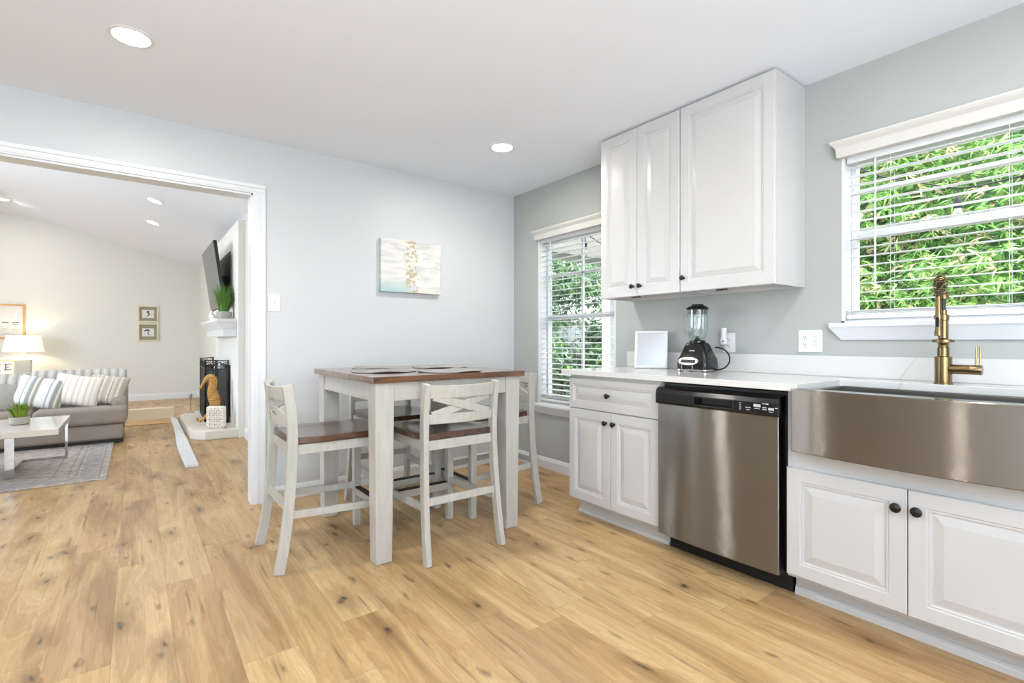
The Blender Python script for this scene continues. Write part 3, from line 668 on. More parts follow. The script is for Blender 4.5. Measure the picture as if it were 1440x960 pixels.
for sx in (-1, 1):
    for sy in (-1, 1):
        p = Matrix.Rotation(BR, 3, 'Z') @ Vector((sx * .065, sy * .07, 0)); b = MB(); b.lathe([(0.012, z), (0.012, z + .008)], (cx + p.x, cy + p.y, 0), 12); b.build('foot', M_blk, base)
# silver button plate on the front (-X side), follows the sloped face
MR = Matrix.Translation((cx, cy, z)) @ Matrix.Rotation(BR, 4, 'Z')
def ell(hw, hh, x0, x1, zc, yc=0.0, n=28, point=True):
    p0, p1 = [], []
    for k in range(n):
        a = 2 * math.pi * k / n; u = hw * math.copysign(abs(math.cos(a)) ** 1.0, math.cos(a)); v = hh * math.sin(a)
        lean = 0.25 * v
        p0.append(MR @ Vector((x0 + lean, yc + u, zc + v))); p1.append(MR @ Vector((x1 + lean, yc + u, zc + v)))
    return [p0, p1]
b = MB(); b.loft(ell(.060, .023, -.080, -.0905, .062, .016)); pl = b.build('button_plate', mat('silver_plate', '#c9c5bc', 0.25, metal=0.6), base)
b = MB()
for i in range(6): b.loft([[MR @ Vector((xx + 0.25 * vv, .052 - i * .0145 + uu, .062 + vv)) for uu, vv in ((-.0055, -.008), (.0055, -.008), (.0055, .008), (-.0055, .008))] for xx in (-.088, -.0955)])
b.build('buttons', M_blk, pl)
for yy in (.055, -.010):
    b = MB(); b.loft([[MR @ Vector((-.0865, yy + uu, .012 + vv)) for uu, vv in ((-.003, 0), (.003, 0), (.003, .03), (-.003, .03))], [MR @ Vector((-.0905, yy + uu, .012 + vv)) for uu, vv in ((-.003, 0), (.003, 0), (.003, .03), (-.003, .03))]])
    b.build('front_rib', M_chrome, base)
text_part('wordmark', 'OSTER', 0.011, mat('wordmark_silver', '#d8d8d6', 0.4), base, MR @ Matrix.Translation((-.0668, 0.004, .1215)) @ Matrix.Rotation(R(-90), 4, 'Z') @ Matrix.Rotation(R(67), 4, 'X'))
# jar
b = MB(); zj = z + .172
outp = [(0.034, zj), (0.040, zj + .008), (0.046, zj + .022), (0.053, zj + .05), (0.056, zj + .09), (0.0575, zj + .19)]
inp = [(0.0545, zj + .19), (0.053, zj + .09), (0.050, zj + .05), (0.042, zj + .024), (0.034, zj + .018)]
b.lathe(outp + inp, (cx, cy, 0), 32); jar = b.build('jar', M_jar, t, smooth=True)
b = MB()
for k in range(8):
    a = 2 * math.pi * (k + .5) / 8; dx, dy = math.cos(a), math.sin(a)
    b.tube([(cx + dx * .0565, cy + dy * .0565, zj + .07), (cx + dx * .058, cy + dy * .058, zj + .12), (cx + dx * .0585, cy + dy * .0585, zj + .175)], 0.0022, 6)
b.build('fluting', M_jar, jar, smooth=True)
b = MB(); hp = [(0, .052, .165), (0, .075, .165), (0, .088, .150), (0, .090, .10), (0, .080, .06), (0, .054, .05)]
b.tube([MR @ Vector((p[0], p[1], p[2] + .172)) for p in hp], 0.008, 8); b.build('jar_handle', M_jar, jar, smooth=True)
b = MB(); b.lathe([(0.047, zj - .004), (0.047, zj + .006), (0.043, zj + .009), (0.020, zj + .012), (0.006, zj + .03)], (cx, cy, 0), 24); b.build('collar', M_blk, t, smooth=True)
b = MB()
for k in range(4):
    a = math.pi / 2 * k + .4; b.bar([(cx, cy, zj + .024), (cx + math.cos(a) * .018, cy + math.sin(a) * .018, zj + .026 + .008 * (k % 2)), (cx + math.cos(a) * .026, cy + math.sin(a) * .026, zj + .036)], (-math.sin(a), math.cos(a), 0), .008, .0015)
b.build('blade', M_chrome, t)
b = MB(); b.lathe([(0.050, zj + .165), (0.052, zj + .168), (0.053, zj + .19), (0.061, zj + .191), (0.064, zj + .196), (0.062, zj + .203), (0.048, zj + .213), (0.035, zj + .217), (0.034, zj + .224), (0.018, zj + .226)], (cx, cy, 0), 32); b.build('lid', M_blk, t, smooth=True)
# cord out of the base and back round to it
b = MB(); cp_ = []
for k in range(25):
    a = R(100) - R(205) * k / 24; cp_.append((cx + .065, cy - .080 - .085 * math.cos(a) * (1 if math.cos(a) > 0 else .4), z + .075 + .066 * math.sin(a)))
b.tube(cp_, 0.0042, 8); b.build('power_cord', M_blk, t, smooth=True)

# ------------------------------------------------------------------ small glazed frame on the worktop
t = thing('tabletop_frame', 'white square glazed frame leaning on the backsplash beside the window', 'picture frame', (2.72, 2.10, 0.915))
fw, fh, fd = .208, .245, .022
MF = Matrix.Translation((2.680, 2.050, 0.9185)) @ Matrix.Rotation(R(30), 4, 'Z') @ Matrix.Rotation(R(9), 4, 'Y')   # front faces -X
b = MB()
for (a0, a1, c0, c1) in ((-fw / 2, -fw / 2 + .016, 0, fh), (fw / 2 - .016, fw / 2, 0, fh), (-fw / 2 + .016, fw / 2 - .016, 0, .016), (-fw / 2 + .016, fw / 2 - .016, fh - .016, fh)): b.box(0, fd, a0, a1, c0, c1, MF)
b.build('frame', M_white, t, bevel=0.0015)
MB().box(fd - .004, fd - .001, -fw / 2 + .010, fw / 2 - .010, .010, fh - .010, MF).build('backing', mat('frame_backing', '#a7adae', 0.5), t)
MB().box(.006, .008, -fw / 2 + .014, fw / 2 - .014, .014, fh - .014, MF).build('glass', M_pic, t)

# ------------------------------------------------------------------ counter-height table
TX0, TX1, TY0, TY1 = 0.905, 1.832, 2.300, 3.272
t = thing('dining_table', 'counter-height square table with brown top and whitewashed legs', 'table', ((TX0 + TX1) / 2, (TY0 + TY1) / 2, 0))
b = MB(); nb = 6; wbd = (TY1 - TY0) / nb
for i in range(nb):
    b.box(TX0, TX1, TY0 + i * wbd + (.0006 if i else 0), TY0 + (i + 1) * wbd - (.0006 if i < nb - 1 else 0), 0.8875, 0.9195)
b.build('tabletop', M_brown, t, bevel=0.0025)
L0 = 0.098
for lx, ly, sx, sy in ((TX0 + .022, TY0 + .022, 1, 1), (TX1 - .022, TY0 + .022, -1, 1), (TX0 + .022, TY1 - .022, 1, -1), (TX1 - .022, TY1 - .022, -1, -1)):
    xa, xb_ = sorted((lx, lx + sx * L0)); ya_, yb_ = sorted((ly, ly + sy * L0)); tp = .008
    def rg(z, k): return [(xa + k, ya_ + k, z), (xb_ - k, ya_ + k, z), (xb_ - k, yb_ - k, z), (xa + k, yb_ - k, z)]
    MB().loft([rg(0, tp + .003), rg(.004, tp), rg(.86, 0), rg(.887, 0)]).build('leg', M_wash, t, bevel=0.0025)
ax0, ax1, ay0, ay1 = TX0 + .03, TX1 - .03, TY0 + .03, TY1 - .03; i_ = L0 - .008
for (a0, a1, c0, c1, ax_) in ((ax0 + i_, ax1 - i_, ay0, ay0 + .022, 'x'), (ax0 + i_, ax1 - i_, ay1 - .022, ay1, 'x'), (ax0, ax0 + .022, ay0 + i_, ay1 - i_, 'y'), (ax1 - .022, ax1, ay0 + i_, ay1 - i_, 'y')):
    b = MB(); b.box(a0, a1, c0, c1, .802, .887)
    if ax_ == 'x': b.box(a0, a1, c0 - .004, c1 + .004, .796, .808)
    else: b.box(a0 - .004, a1 + .004, c0, c1, .796, .808)
    b.build('apron', M_wash, t, bevel=0.0015)

# placemats
M_mat = mat('grey_placemat', '#979491', 0.85, var=0.12, vscale=120, bump=0.5, bscale=300)
for px_, py_, r_, lab, sd in ((1.130, 2.70, .18, 'grey round placemat at the near left of the brown table', 1), (1.435, 2.49, .18, 'grey round placemat at the near edge of the brown table, behind the front chair', 2), (1.26, 3.055, .18, 'grey round placemat with curled rim at the far left of the brown table', 3), (1.61, 2.92, .18, 'grey round placemat at the far right of the brown table', 4)):
    rnd = random.Random(sd); ph = rnd.random() * 6; b = MB(); n = 40; rings = []
    for rr_, zz in ((.02, 0), (r_ * .5, 0), (r_ * .85, 0), (r_, 1)):
        rings.append([(px_ + rr_ * math.cos(2 * math.pi * k / n), py_ + rr_ * math.sin(2 * math.pi * k / n), .9222 + zz * max(0, .006 * math.sin(3 * 2 * math.pi * k / n + ph))) for k in range(n)])
    top = [[(x, y, zz + .0025) for x, y, zz in r] for r in rings]
    b.loft(rings[::1] + top[::-1]); tag(b.build('placemat', M_mat, origin=(px_, py_, .9205), smooth=True), lab, 'placemat', 'round grey placemats on the table')

# ------------------------------------------------------------------ chairs (local frame: front is +Y, back is -Y)
def make_chair(label):
    t = thing('counter_chair', label, 'chair', (0, 0, 0), 'counter-height chairs round the table')
    post = [(-.295, 0.0), (-.272, .12), (-.252, .28), (-.238, .44), (-.232, .58), (-.232, .68), (-.240, .78), (-.258, .895)]
    def py(z):
        for (a, za), (c, zc_) in zip(post, post[1:]):
            if za <= z <= zc_: return a + (c - a) * (z - za) / (zc_ - za)
        return post[-1][0]
    def px(z): return .206 + .014 * max(0, (.55 - z) / .55) ** 1.0
    for s in (-1, 1):
        b = MB(); n = 16; pts = []
        for k in range(n + 1):
            z = .881 * k / n; pts.append(Vector((s * px(z), py(z), z)))
        b.bar(pts, (1, 0, 0), .029, .046); b.build('rear_leg', M_wash, t, bevel=0.003)
        b = MB(); X = s * .196
        b.loft([[(X - .019, .205, 0), (X + .019, .205, 0), (X + .019, .243, 0), (X - .019, .243, 0)], [(X - .021, .200, .592), (X + .021, .200, .592), (X + .021, .243, .592), (X - .021, .243, .592)]]); b.build('front_leg', M_wash, t, bevel=0.003)
        b = MB(); b.bar([(s * .2, py(.262), .262), (s * .198, .205, .240)], (0, 0, 1), .036, .020); b.build('side_stretcher', M_wash, t, bevel=0.002)
        b = MB(); b.box(s * .196 - .011, s * .196 + .011, -.222, .205, .545, .593); b.build('seat_rail', M_wash, t, bevel=0.0015)
    b = MB(); b.box(-.195, .195, -.236, -.214, .545, .593); b.build('seat_rail', M_wash, t, bevel=0.0015)
    b = MB(); b.box(-.178, .178, .212, .234, .545, .593); b.build('seat_rail', M_wash, t, bevel=0.0015)
    b = MB(); b.bar([(-.205, py(.295), .295), (.205, py(.295), .295)], (0, 0, 1), .038, .020); b.build('rear_stretcher', M_wash, t, bevel=0.002)
    b = MB(); b.box(-.178, .178, .210, .236, .185, .228); fr = b.build('front_stretcher', M_wash, t, bevel=0.002)
    b = MB(); b.box(-.176, .176, .206, .240, .228, .233); b.build('foot_plate', M_blkm, fr)
    # saddled seat with rounded front corners
    def seat(u, v):
        x = (u - .5) * 2; y = (v - .5) * 2
        hw = .192 + .030 * min(1, (y + 1) / .5) if y > -1 else .192
        cxn = 1 - .10 * max(0, (y - .55) / .45) ** 2
        X = x * hw * cxn; Y = .008 + y * (.238) + (.012 * (1 - x * x) if y > .5 else 0) * (y - .5) * 2
        dip = -.012 * max(0, 1 - (abs(x) / .8) ** 2.5) * max(0, 1 - abs((y + .15) / .85) ** 2.5)
        return X, Y, dip
    nu, nv = 20, 20
    top = [seat(i / nu, j / nv) for j in range(nv + 1) for i in range(nu + 1)]
    b = MB(); vs_ = [(x, y, .627 + d) for x, y, d in top] + [(x, y, .594) for x, y, d in top]; N_ = len(top); fs = []
    for j in range(nv):
        for i in range(nu):
            a = j * (nu + 1) + i; q = (a, a + 1, a + nu + 2, a + nu + 1); fs.append(q); fs.append(tuple(N_ + k for k in q[::-1]))
    ringi = [i for i in range(nu + 1)] + [j * (nu + 1) + nu for j in range(1, nv + 1)] + [nv * (nu + 1) + i for i in range(nu - 1, -1, -1)] + [j * (nu + 1) for j in range(nv - 1, 0, -1)]
    for k in range(len(ringi)):
        a, c = ringi[k], ringi[(k + 1) % len(ringi)]; fs.append((a, N_ + a, N_ + c, c))
    b.add(vs_, fs); b.build('seat', M_seatw, t, smooth=True, bevel=0.004)
    # bowed rails
    def rail(z0, z1, bow=.034, sag=.0, w=.190, th=.020):
        b = MB(); n = 14; rings = []
        for k in range(n + 1):
            u = 2 * k / n - 1; x = u * w; s2 = (1 - u * u); d = -bow * s2
            y0 = py(z0) + d; y1 = py(z1) + d
            rings.append([(x, y0 - th / 2, z0), (x, y0 + th / 2, z0), (x, y1 + th / 2, z1 - sag * s2), (x, y1 - th / 2, z1 - sag * s2)])
        b.loft(rings); return b
    rail(.806, .873, .034, .004, .193).build('top_rail', M_wash, t, bevel=0.003)
    rail(.676, .726, .028, .0, .193).build('back_rail', M_wash, t, bevel=0.003)
    for s in (-1, 1):
        b = MB(); n = 12; rings = []; off = .004 * s
        for k in range(n + 1):
            u = 2 * k / n - 1; x = u * .168; z = .766 + s * u * .048; w = .0195
            dx, dz = .168, s * .048; L_ = math.hypot(dx, dz); nx, nz = -dz / L_, dx / L_
            def Y(xx, zz): return py(zz) - .030 * (1 - (xx / .193) ** 2) + off
            p = [(x + nx * w, z + nz * w), (x - nx * w, z - nz * w)]
            rings.append([(p[0][0], Y(*p[0]) - .0055, p[0][1]), (p[0][0], Y(*p[0]) + .0055, p[0][1]), (p[1][0], Y(*p[1]) + .0055, p[1][1]), (p[1][0], Y(*p[1]) - .0055, p[1][1])])
        b.loft(rings); b.build('cross_slat', M_wash, t, bevel=0.0015)
    return t
chair = make_chair('whitewashed X-back counter chair on the near side, its back to the camera')
chair.location = (1.352, 2.470, 0); chair.rotation_euler = (0, 0, 0)
for loc, rz, lab in (((0.832, 2.738, 0), R(-90), 'whitewashed X-back counter chair at the left side of the table, beside the opening'),
                     ((1.385, 3.135, 0), R(180), 'whitewashed X-back counter chair on the far side of the table by the back wall'),
                     ((1.888, 2.805, 0), R(90), 'whitewashed X-back counter chair at the right side of the table, by the tall window')):
    c = copy_tree(chair); c.location = loc; c.rotation_euler = (0, 0, rz); c['label'] = lab

# ------------------------------------------------------------------ canvas on the back wall
def canvas_mat():
    m = bpy.data.materials.new('abstract_canvas'); m.use_nodes = True; N = m.node_tree.nodes; L = m.node_tree.links; b = N['Principled BSDF']; b.inputs['Roughness'].default_value = 0.7
    tc = N.new('ShaderNodeTexCoord'); sp = N.new('ShaderNodeSeparateXYZ'); L.new(tc.outputs['Object'], sp.inputs[0])
    mp = N.new('ShaderNodeMapping'); mp.inputs['Scale'].default_value = (5, 5, 30); L.new(tc.outputs['Object'], mp.inputs[0])
    n = N.new('ShaderNodeTexNoise'); n.inputs['Scale'].default_value = 1.2; n.inputs['Detail'].default_value = 6; L.new(mp.outputs[0], n.inputs[0])
    r = N.new('ShaderNodeValToRGB'); r.color_ramp.elements[0].position = .36; r.color_ramp.elements[0].color = sr('#bfc1bf'); r.color_ramp.elements[1].position = .55; r.color_ramp.elements[1].color = sr('#d6d4ce'); L.new(n.outputs[0], r.inputs[0])
    def smooth(sock, a, c, lo=0, hi=1):
        q = N.new('ShaderNodeMapRange'); q.interpolation_type = 'SMOOTHSTEP'; L.new(sock, q.inputs[0]); q.inputs[1].default_value = a; q.inputs[2].default_value = c; q.inputs[3].default_value = lo; q.inputs[4].default_value = hi; return q.outputs[0]
    def mul(a, c):
        q = N.new('ShaderNodeMath'); q.operation = 'MULTIPLY'; L.new(a, q.inputs[0]); L.new(c, q.inputs[1]); return q.outputs[0]
    teal = mul(smooth(sp.outputs[2], .13, .0), smooth(sp.outputs[0], .08, -.1))
    x1 = N.new('ShaderNodeMix'); x1.data_type = 'RGBA'; L.new(teal, x1.inputs[0]); L.new(r.outputs[0], x1.inputs[6]); x1.inputs[7].default_value = sr('#a6bfc0')
    n2 = N.new('ShaderNodeTexNoise'); n2.inputs['Scale'].default_value = 38; n2.inputs['Detail'].default_value = 2; L.new(tc.outputs['Object'], n2.inputs[0])
    n3 = N.new('ShaderNodeTexNoise'); n3.inputs['Scale'].default_value = 7; L.new(tc.outputs['Object'], n3.inputs[0])
    ab = N.new('ShaderNodeMath'); ab.operation = 'MULTIPLY_ADD'; L.new(n3.outputs[0], ab.inputs[0]); ab.inputs[1].default_value = .10; L.new(sp.outputs[0], ab.inputs[2])
    a2 = N.new('ShaderNodeMath'); a2.operation = 'SUBTRACT'; L.new(ab.outputs[0], a2.inputs[0]); a2.inputs[1].default_value = .05
    a3 = N.new('ShaderNodeMath'); a3.operation = 'ABSOLUTE'; L.new(a2.outputs[0], a3.inputs[0])
    gold = mul(smooth(a3.outputs[0], .075, .03), smooth(n2.outputs[0], .47, .56))
    x2 = N.new('ShaderNodeMix'); x2.data_type = 'RGBA'; L.new(gold, x2.inputs[0]); L.new(x1.outputs[2], x2.inputs[6]); x2.inputs[7].default_value = sr('#b3a684')
    L.new(x2.outputs[2], b.inputs['Base Color']); return m
tag(MB().box(1.510, 2.030, YB - .040, YB - .0005, 1.478, 1.890).build('canvas_picture', canvas_mat(), origin=(1.77, YB - .02, 1.478), bevel=0.003), 'pale abstract canvas with gold flecks and teal edge on the grey back wall', 'picture')

# ------------------------------------------------------------------ kitchen downlights
def downlight(x, y, z, label, power, r=0.085, tiltn=None, group='recessed ceiling lights'):
    t = thing('recessed_light', label, 'ceiling light', (x, y, z), group)
    b = MB(); b.lathe([(r * .80, -0.0005), (r, -0.0005), (r, -.003), (r * .93, -.006), (r * .82, -.006), (r * .80, -.003)], (0, 0, 0), 32)
    b.build('trim_ring', M_white, t, origin=(0, 0, 0), smooth=True)
    b = MB(); b.lathe([(r * .80, -.001), (r * .80, -.003), (0, -.0035)], (0, 0, 0), 32); b.build('lens', M_lamp, t, origin=(0, 0, 0))
    if tiltn: t.rotation_euler = tiltn
    if power:
        d = bpy.data.lights.new('recessed_light_glow', 'SPOT'); d.energy = power; d.spot_size = R(150); d.spot_blend = 0.8; d.shadow_soft_size = r; d.color = (0.96, 0.96, 1.0)
        o = bpy.data.objects.new('recessed_light_glow', d); COL.objects.link(o); o.parent = t; o.location = (0, 0, -0.02)
    return t
downlight(-0.012, 2.78, ZC, 'recessed ceiling light nearer the opening, larger of the two in the kitchen ceiling', 33)
downlight(2.037, 2.81, ZC, 'recessed ceiling light above the dining table near the corner', 33)
for x, y, lab in ((1.75, 0.45, 'added out-of-view recessed ceiling light in front of the sink window'), (-0.012, 0.6, 'added out-of-view recessed ceiling light above the photographer'), (1.0, -1.2, 'added out-of-view recessed ceiling light at the rear of the kitchen')):
    downlight(x, y, ZC, lab, 4)  # unseen extra downlights, added to light the kitchen
ang = math.atan(0.27)
def liv_light(px, py, lab, flat=False):
    # intersect the pixel ray with the vaulted ceiling
    r_, s_ = (px - 720) / F_PX, (480 - py) / F_PX
    dx = math.cos(YAW) * r_ + math.sin(YAW); dy = math.cos(YAW) - math.sin(YAW) * r_
    tt = (2.52 + .27 * LX - 1.09) / (s_ + .27 * dx)
    if tt * dx < xr: tt = (3.19 - 1.09) / s_; flat = True
    x, y = tt * dx, tt * dy; z = 3.19 if flat else zceil(x)
    print('LIV', x, y, z)
    downlight(x, y, z - .001, lab, 10, 0.085, None if flat else (0, ang, 0))
liv_light(218, 282, 'upper of the two close recessed lights in the vaulted living room ceiling')
liv_light(215, 312.5, 'lower of the two close recessed lights in the vaulted living room ceiling')
liv_light(4, 280, 'recessed light at the far left of the living room ceiling')

# ------------------------------------------------------------------ fireplace
FX = 0.934; FY0, FY1 = 6.37, 8.35
M_brick = mat('white_painted_brick', '#e6e4df', 0.6, var=0.02, bump=0.3, bscale=25)
t = thing('fireplace', 'white painted fireplace with raised hearth and mantel in the living room', 'fireplace', (FX, 7.3, 0))
b = MB(); ob0, ob1, oz = 6.95, 7.90, .80
b.box(FX, LX - .001, FY0, ob0, 0, 2.47); b.box(FX, LX - .001, ob1, FY1, 0, 2.47); b.box(FX, LX - .001, ob0, ob1, oz, 2.47)
b.build('breast', M_brick, t)
MB().box(LX - .008, LX - .001, ob0, ob1, .10, oz).build('firebox', M_blkm, t)
b = MB(); b.prism([(FX, 6.40), (.62, 6.42), (.49, 6.58), (.475, 7.4), (.49, 8.1), (.62, 8.38), (FX, 8.45)], 'z', 0, .10); b.build('hearth', mat('hearth_white', '#dcd6cb', 0.5, var=0.03), t, bevel=0.008)
def mring(z, p, e): return [(FX, 6.45 - e, z), (FX, 8.15 + e, z), (p, 8.15 + e, z), (p, 6.45 - e, z)]
b = MB(); b.loft([mring(1.150, .80, -.04), mring(1.235, .80, -.04), mring(1.24, .79, -.03), mring(1.27, .775, -.02), mring(1.30, .75, -.01), mring(1.31, .745, 0), mring(1.322, .735, .005), mring(1.35, .733, .005)])
b.build('mantel', M_trim, t, bevel=0.003)
MB().box(FX - .008, FX - .0005, 6.93, 8.0, 1.50, 2.19).build('dark_panel', mat('panel_dark_grey', '#24272b', 0.5), t)  # flat dark panel on the breast behind the television

t = thing('television', 'flat screen television tilted down on a bracket above the mantel', 'television', (.85, 7.36, 1.48))
ys0, ys1 = 6.75, 7.97
def tvq(off): return [(.730 + off * .99, 0, 2.275 + off * .13), (.835 + off * .99, 0, 1.50 + off * .13)]
b = MB(); (xa, _, za), (xb2, _, zb2) = tvq(0); (xc, _, zc1), (xd, _, zd) = tvq(.035)
b.prism([(xa, za), (xb2, zb2), (xd, zd), (xc, zc1)], 'y', ys0, ys1); b.build('housing', mat('tv_black', '#1a1816', 0.35), t, bevel=0.003)
(xa, _, za), (xb2, _, zb2) = tvq(-.001); (xc, _, zc1), (xd, _, zd) = tvq(.001)
b = MB(); b.prism([(xa + .001, za - .01), (xb2 - .001, zb2 + .01), (xd - .001, zd + .01), (xc + .001, zc1 - .01)], 'y', ys0 + .01, ys1 - .01); b.build('screen', mat('tv_screen', '#3c4142', 0.22, Specular_IOR_Level=1.0), t)
b = MB(); b.bar([(.84, 7.36, 1.86), (.926, 7.36, 1.86)], (0, 0, 1), .12, .2); b.build('bracket', M_blkm, t)

def grass(name, c, r0, h, n, spread, m, parent, seed, w=.006, droop=.25):
    rnd = random.Random(seed); b = MB()
    for i in range(n):
        a = rnd.random() * 6.283; rr = r0 * math.sqrt(rnd.random()); L_ = h * rnd.uniform(.65, 1.05); lean = spread * rnd.uniform(.15, 1) * (0.4 + .6 * rr / r0)
        d = Vector((math.cos(a), math.sin(a), 0)); p = Vector(c) + d * rr; s = Vector((-d.y, d.x, 0)); pts = []
        for k in range(6):
            u = k / 5; q = p + d * (lean * (u ** 1.6)) + Vector((0, 0, L_ * (u - droop * lean / h * u * u))); ww = w * (1 - u ** 2.2) * .5 + .0004
            pts.append((q + s * ww, q - s * ww))
        o = []; 
        for x, y in pts: o += [x, y]
        b.add(o, [(2 * k, 2 * k + 1, 2 * k + 3, 2 * k + 2) for k in range(5)])
    return b.build(name, m, parent, fix=False)
M_grass = mat('grass_green', '#4f7d2a', 0.5, var=0.5, vscale=60); M_grass2 = mat('succulent_green', '#6f8a22', 0.45, var=0.4, vscale=80)
M_conc = mat('concrete_pot', '#a9a398', 0.8, var=0.08, vscale=30)
t = thing('potted_grass', 'tall green faux grass in a pale round pot on the mantel', 'plant', (.835, 6.70, 1.3505))
pc = (.835, 6.70)
b = MB(); b.lathe([(.060, 1.351), (.075, 1.36), (.082, 1.40), (.078, 1.44), (.070, 1.44), (.068, 1.425), (0, 1.425)], (pc[0], pc[1], 0), 24); b.build('pot', M_conc, t, smooth=True)
grass('grass', (pc[0], pc[1], 1.425), 0.05, .36, 260, .17, M_grass, t, 5, .009, .45)
# white mantel ornaments and books
t = thing('mantel_books', 'small stack of pale books lying on the mantel left of the pot', 'books', (.83, 7.0, 1.3505))
tag(t, 'small pale stack of books lying on the mantel beside the pot', 'books')
for i, (c, hh) in enumerate((('#d9d2c4', .022), ('#8b8378', .018))):
    zz = 1.351 + i * .0225; MB().box(.765, .895, 6.86 + .01 * i, 7.06 - .01 * i, zz, zz + hh).build('book', mat('book_%d_cover' % i, c, .7), t, bevel=.002)
b = MB(); b.lathe([(.03, 1.3505), (.035, 1.36), (.012, 1.38), (.030, 1.41), (.034, 1.44), (.02, 1.465), (.006, 1.50), (0, 1.51)], (.82, 7.75, 0), 16); tag(b.build('coral_ornament', M_white, origin=(.82, 7.75, 1.3505), smooth=True), 'small white ornament at the far end of the mantel', 'ornament')
b = MB(); b.lathe([(.035, 1.3505), (.045, 1.37), (.04, 1.40), (.02, 1.42), (.028, 1.43)], (.80, 7.35, 0), 16); tag(b.build('white_vase', M_white, origin=(.80, 7.35, 1.3505), smooth=True), 'squat white vase between the books and the ornament on the mantel', 'vase')

# fire screen
M_iron = mat('black_iron', '#17181a', 0.45, metal=0.6); 
def mesh_mat():
    m = bpy.data.materials.new('screen_mesh'); m.use_nodes = True; N = m.node_tree.nodes; L = m.node_tree.links; b = N['Principled BSDF']
    b.inputs['Base Color'].default_value = sr('#2c2a28'); b.inputs['Roughness'].default_value = .6; b.inputs['Alpha'].default_value = .72
    n = N.new('ShaderNodeTexNoise'); n.inputs['Scale'].default_value = 200; bp = N.new('ShaderNodeBump'); bp.inputs['Strength'].default_value = .4; L.new(n.outputs[0], bp.inputs['Height']); L.new(bp.outputs[0], b.inputs['Normal']); return m
M_mesh = mesh_mat()
t = thing('fire_screen', 'black iron folding fire screen with scrollwork on the white hearth', 'fire screen', (.75, 7.5, .1005))
corners = [(.915, 8.42), (.73, 8.18), (.69, 7.18), (.79, 7.03), (.912, 6.93)]
for (xa, ya_), (xb2, yb2) in zip(corners, corners[1:]):
    A = Vector((xa, ya_, .1005)); B = Vector((xb2, yb2, .1005)); d = (B - A).normalized(); Lg = (B - A).length; H = .765
    nrm = Vector((-d.y, d.x, 0)); b = MB()
    def P(u, v): return A + d * u + Vector((0, 0, v))
    e = .008
    for pts in ([P(e, 0), P(e, H)], [P(Lg - e, 0), P(Lg - e, H)]): b.bar(pts, nrm, .014, .014)
    for v in (.012, H - .008, H - .11): b.bar([P(e, v), P(Lg - e, v)], nrm, .012, .012)
    ns = max(2, int(Lg / .09))
    for k in range(ns):   # scroll band at the top
        u0 = e + (Lg - 2 * e) * (k + .5) / ns; rr = min(.040, (Lg - 2 * e) / ns / 2 * .95)
        b.tube([P(u0 + rr * math.cos(a) * (1 - .5 * a / 7), H - .06 + rr * math.sin(a) * (1 - .5 * a / 7)) for a in [i * .45 for i in range(18)]], .004, 5)
    w_ = Lg - 2 * e; b.tube([P(e + w_ * i / 12, H - .17 + .055 * math.sin(math.pi * i / 12)) for i in range(13)], .005, 5)
    p = b.build('panel', M_iron, t)
    b = MB(); b.loft([[P(e, .015), P(Lg - e, .015), P(Lg - e, H - .11), P(e, H - .11)], [q + nrm * .002 for q in (P(e, .015), P(Lg - e, .015), P(Lg - e, H - .11), P(e, H - .11))]]); b.build('mesh', M_mesh, p)

# filigree lantern box
t = thing('filigree_box', 'white cut-out filigree box standing on the hearth in front of the fire screen', 'box', (.75, 6.62, .1005))
MQ = Matrix.Translation((.745, 6.60, .1005)) @ Matrix.Rotation(R(-32), 4, 'Z')
b = MB(); hw = .098; Hh = .25
b.box(-hw, hw, -.035, .035, 0, Hh, MQ); b.build('body', mat('box_white', '#e4dcce', .6), t, bevel=0.02, seg=4)
b = MB(); 
for i in range(9):
    for j in range(11):
        u = -hw + .022 + i * (2 * hw - .044) / 8; v = .022 + j * (Hh - .044) / 10; rr = .0062 + .003 * ((i * j + i + j) % 3 == 0)
        if (i in (0, 8) or j in (0, 10)) and (i + j) % 2: continue
        ring = [[MQ @ Vector((u + rr * math.cos(a) * (1 if (i + j) % 2 else .6), yy, v + rr * math.sin(a))) for a in [2 * math.pi * k / 6 for k in range(6)]] for yy in (-.0355, -.0366)]
        b.loft(ring)
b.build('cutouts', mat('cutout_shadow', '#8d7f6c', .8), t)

# seahorse figurine
t = thing('seahorse_figurine', 'carved golden seahorse figurine behind the white filigree box on the hearth', 'figurine', (.715, 6.80, .1005))
def SP(u, v): return Vector((.715, 6.80, .1005)) + Vector((math.cos(R(-32)), math.sin(R(-32)), 0)) * u + Vector((0, 0, v))
b = MB()
spine = [(-.155, .10, .008), (-.15, .065, .010), (-.12, .055, .012), (-.085, .085, .015), (-.05, .12, .022), (.0, .15, .034), (.03, .20, .046), (.045, .26, .054), (.035, .32, .058), (.018, .38, .052), (.012, .43, .044), (.02, .48, .040), (.02, .53, .042), (-.005, .565, .040), (-.035, .562, .032), (-.062, .535, .024), (-.092, .492, .015), (-.118, .450, .014), (-.125, .438, .019)]
def dens(pts, m=4):
    out = []
    for i in range(len(pts) - 1):
        p0 = pts[max(i - 1, 0)]; p1 = pts[i]; p2 = pts[i + 1]; p3 = pts[min(i + 2, len(pts) - 1)]
        for k in range(m):
            s = k / m; out.append(tuple(.5 * ((2 * b_) + (-a_ + c_) * s + (2 * a_ - 5 * b_ + 4 * c_ - d_) * s * s + (-a_ + 3 * b_ - 3 * c_ + d_) * s ** 3) for a_, b_, c_, d_ in zip(p0, p1, p2, p3)))
    return out + [pts[-1]]
sp2 = dens(spine, 5)
b.tube([SP(u, v) for u, v, r in sp2], [r * (1.0 + .13 * (i % 2)) for i, (u, v, r) in enumerate(sp2)], 14)
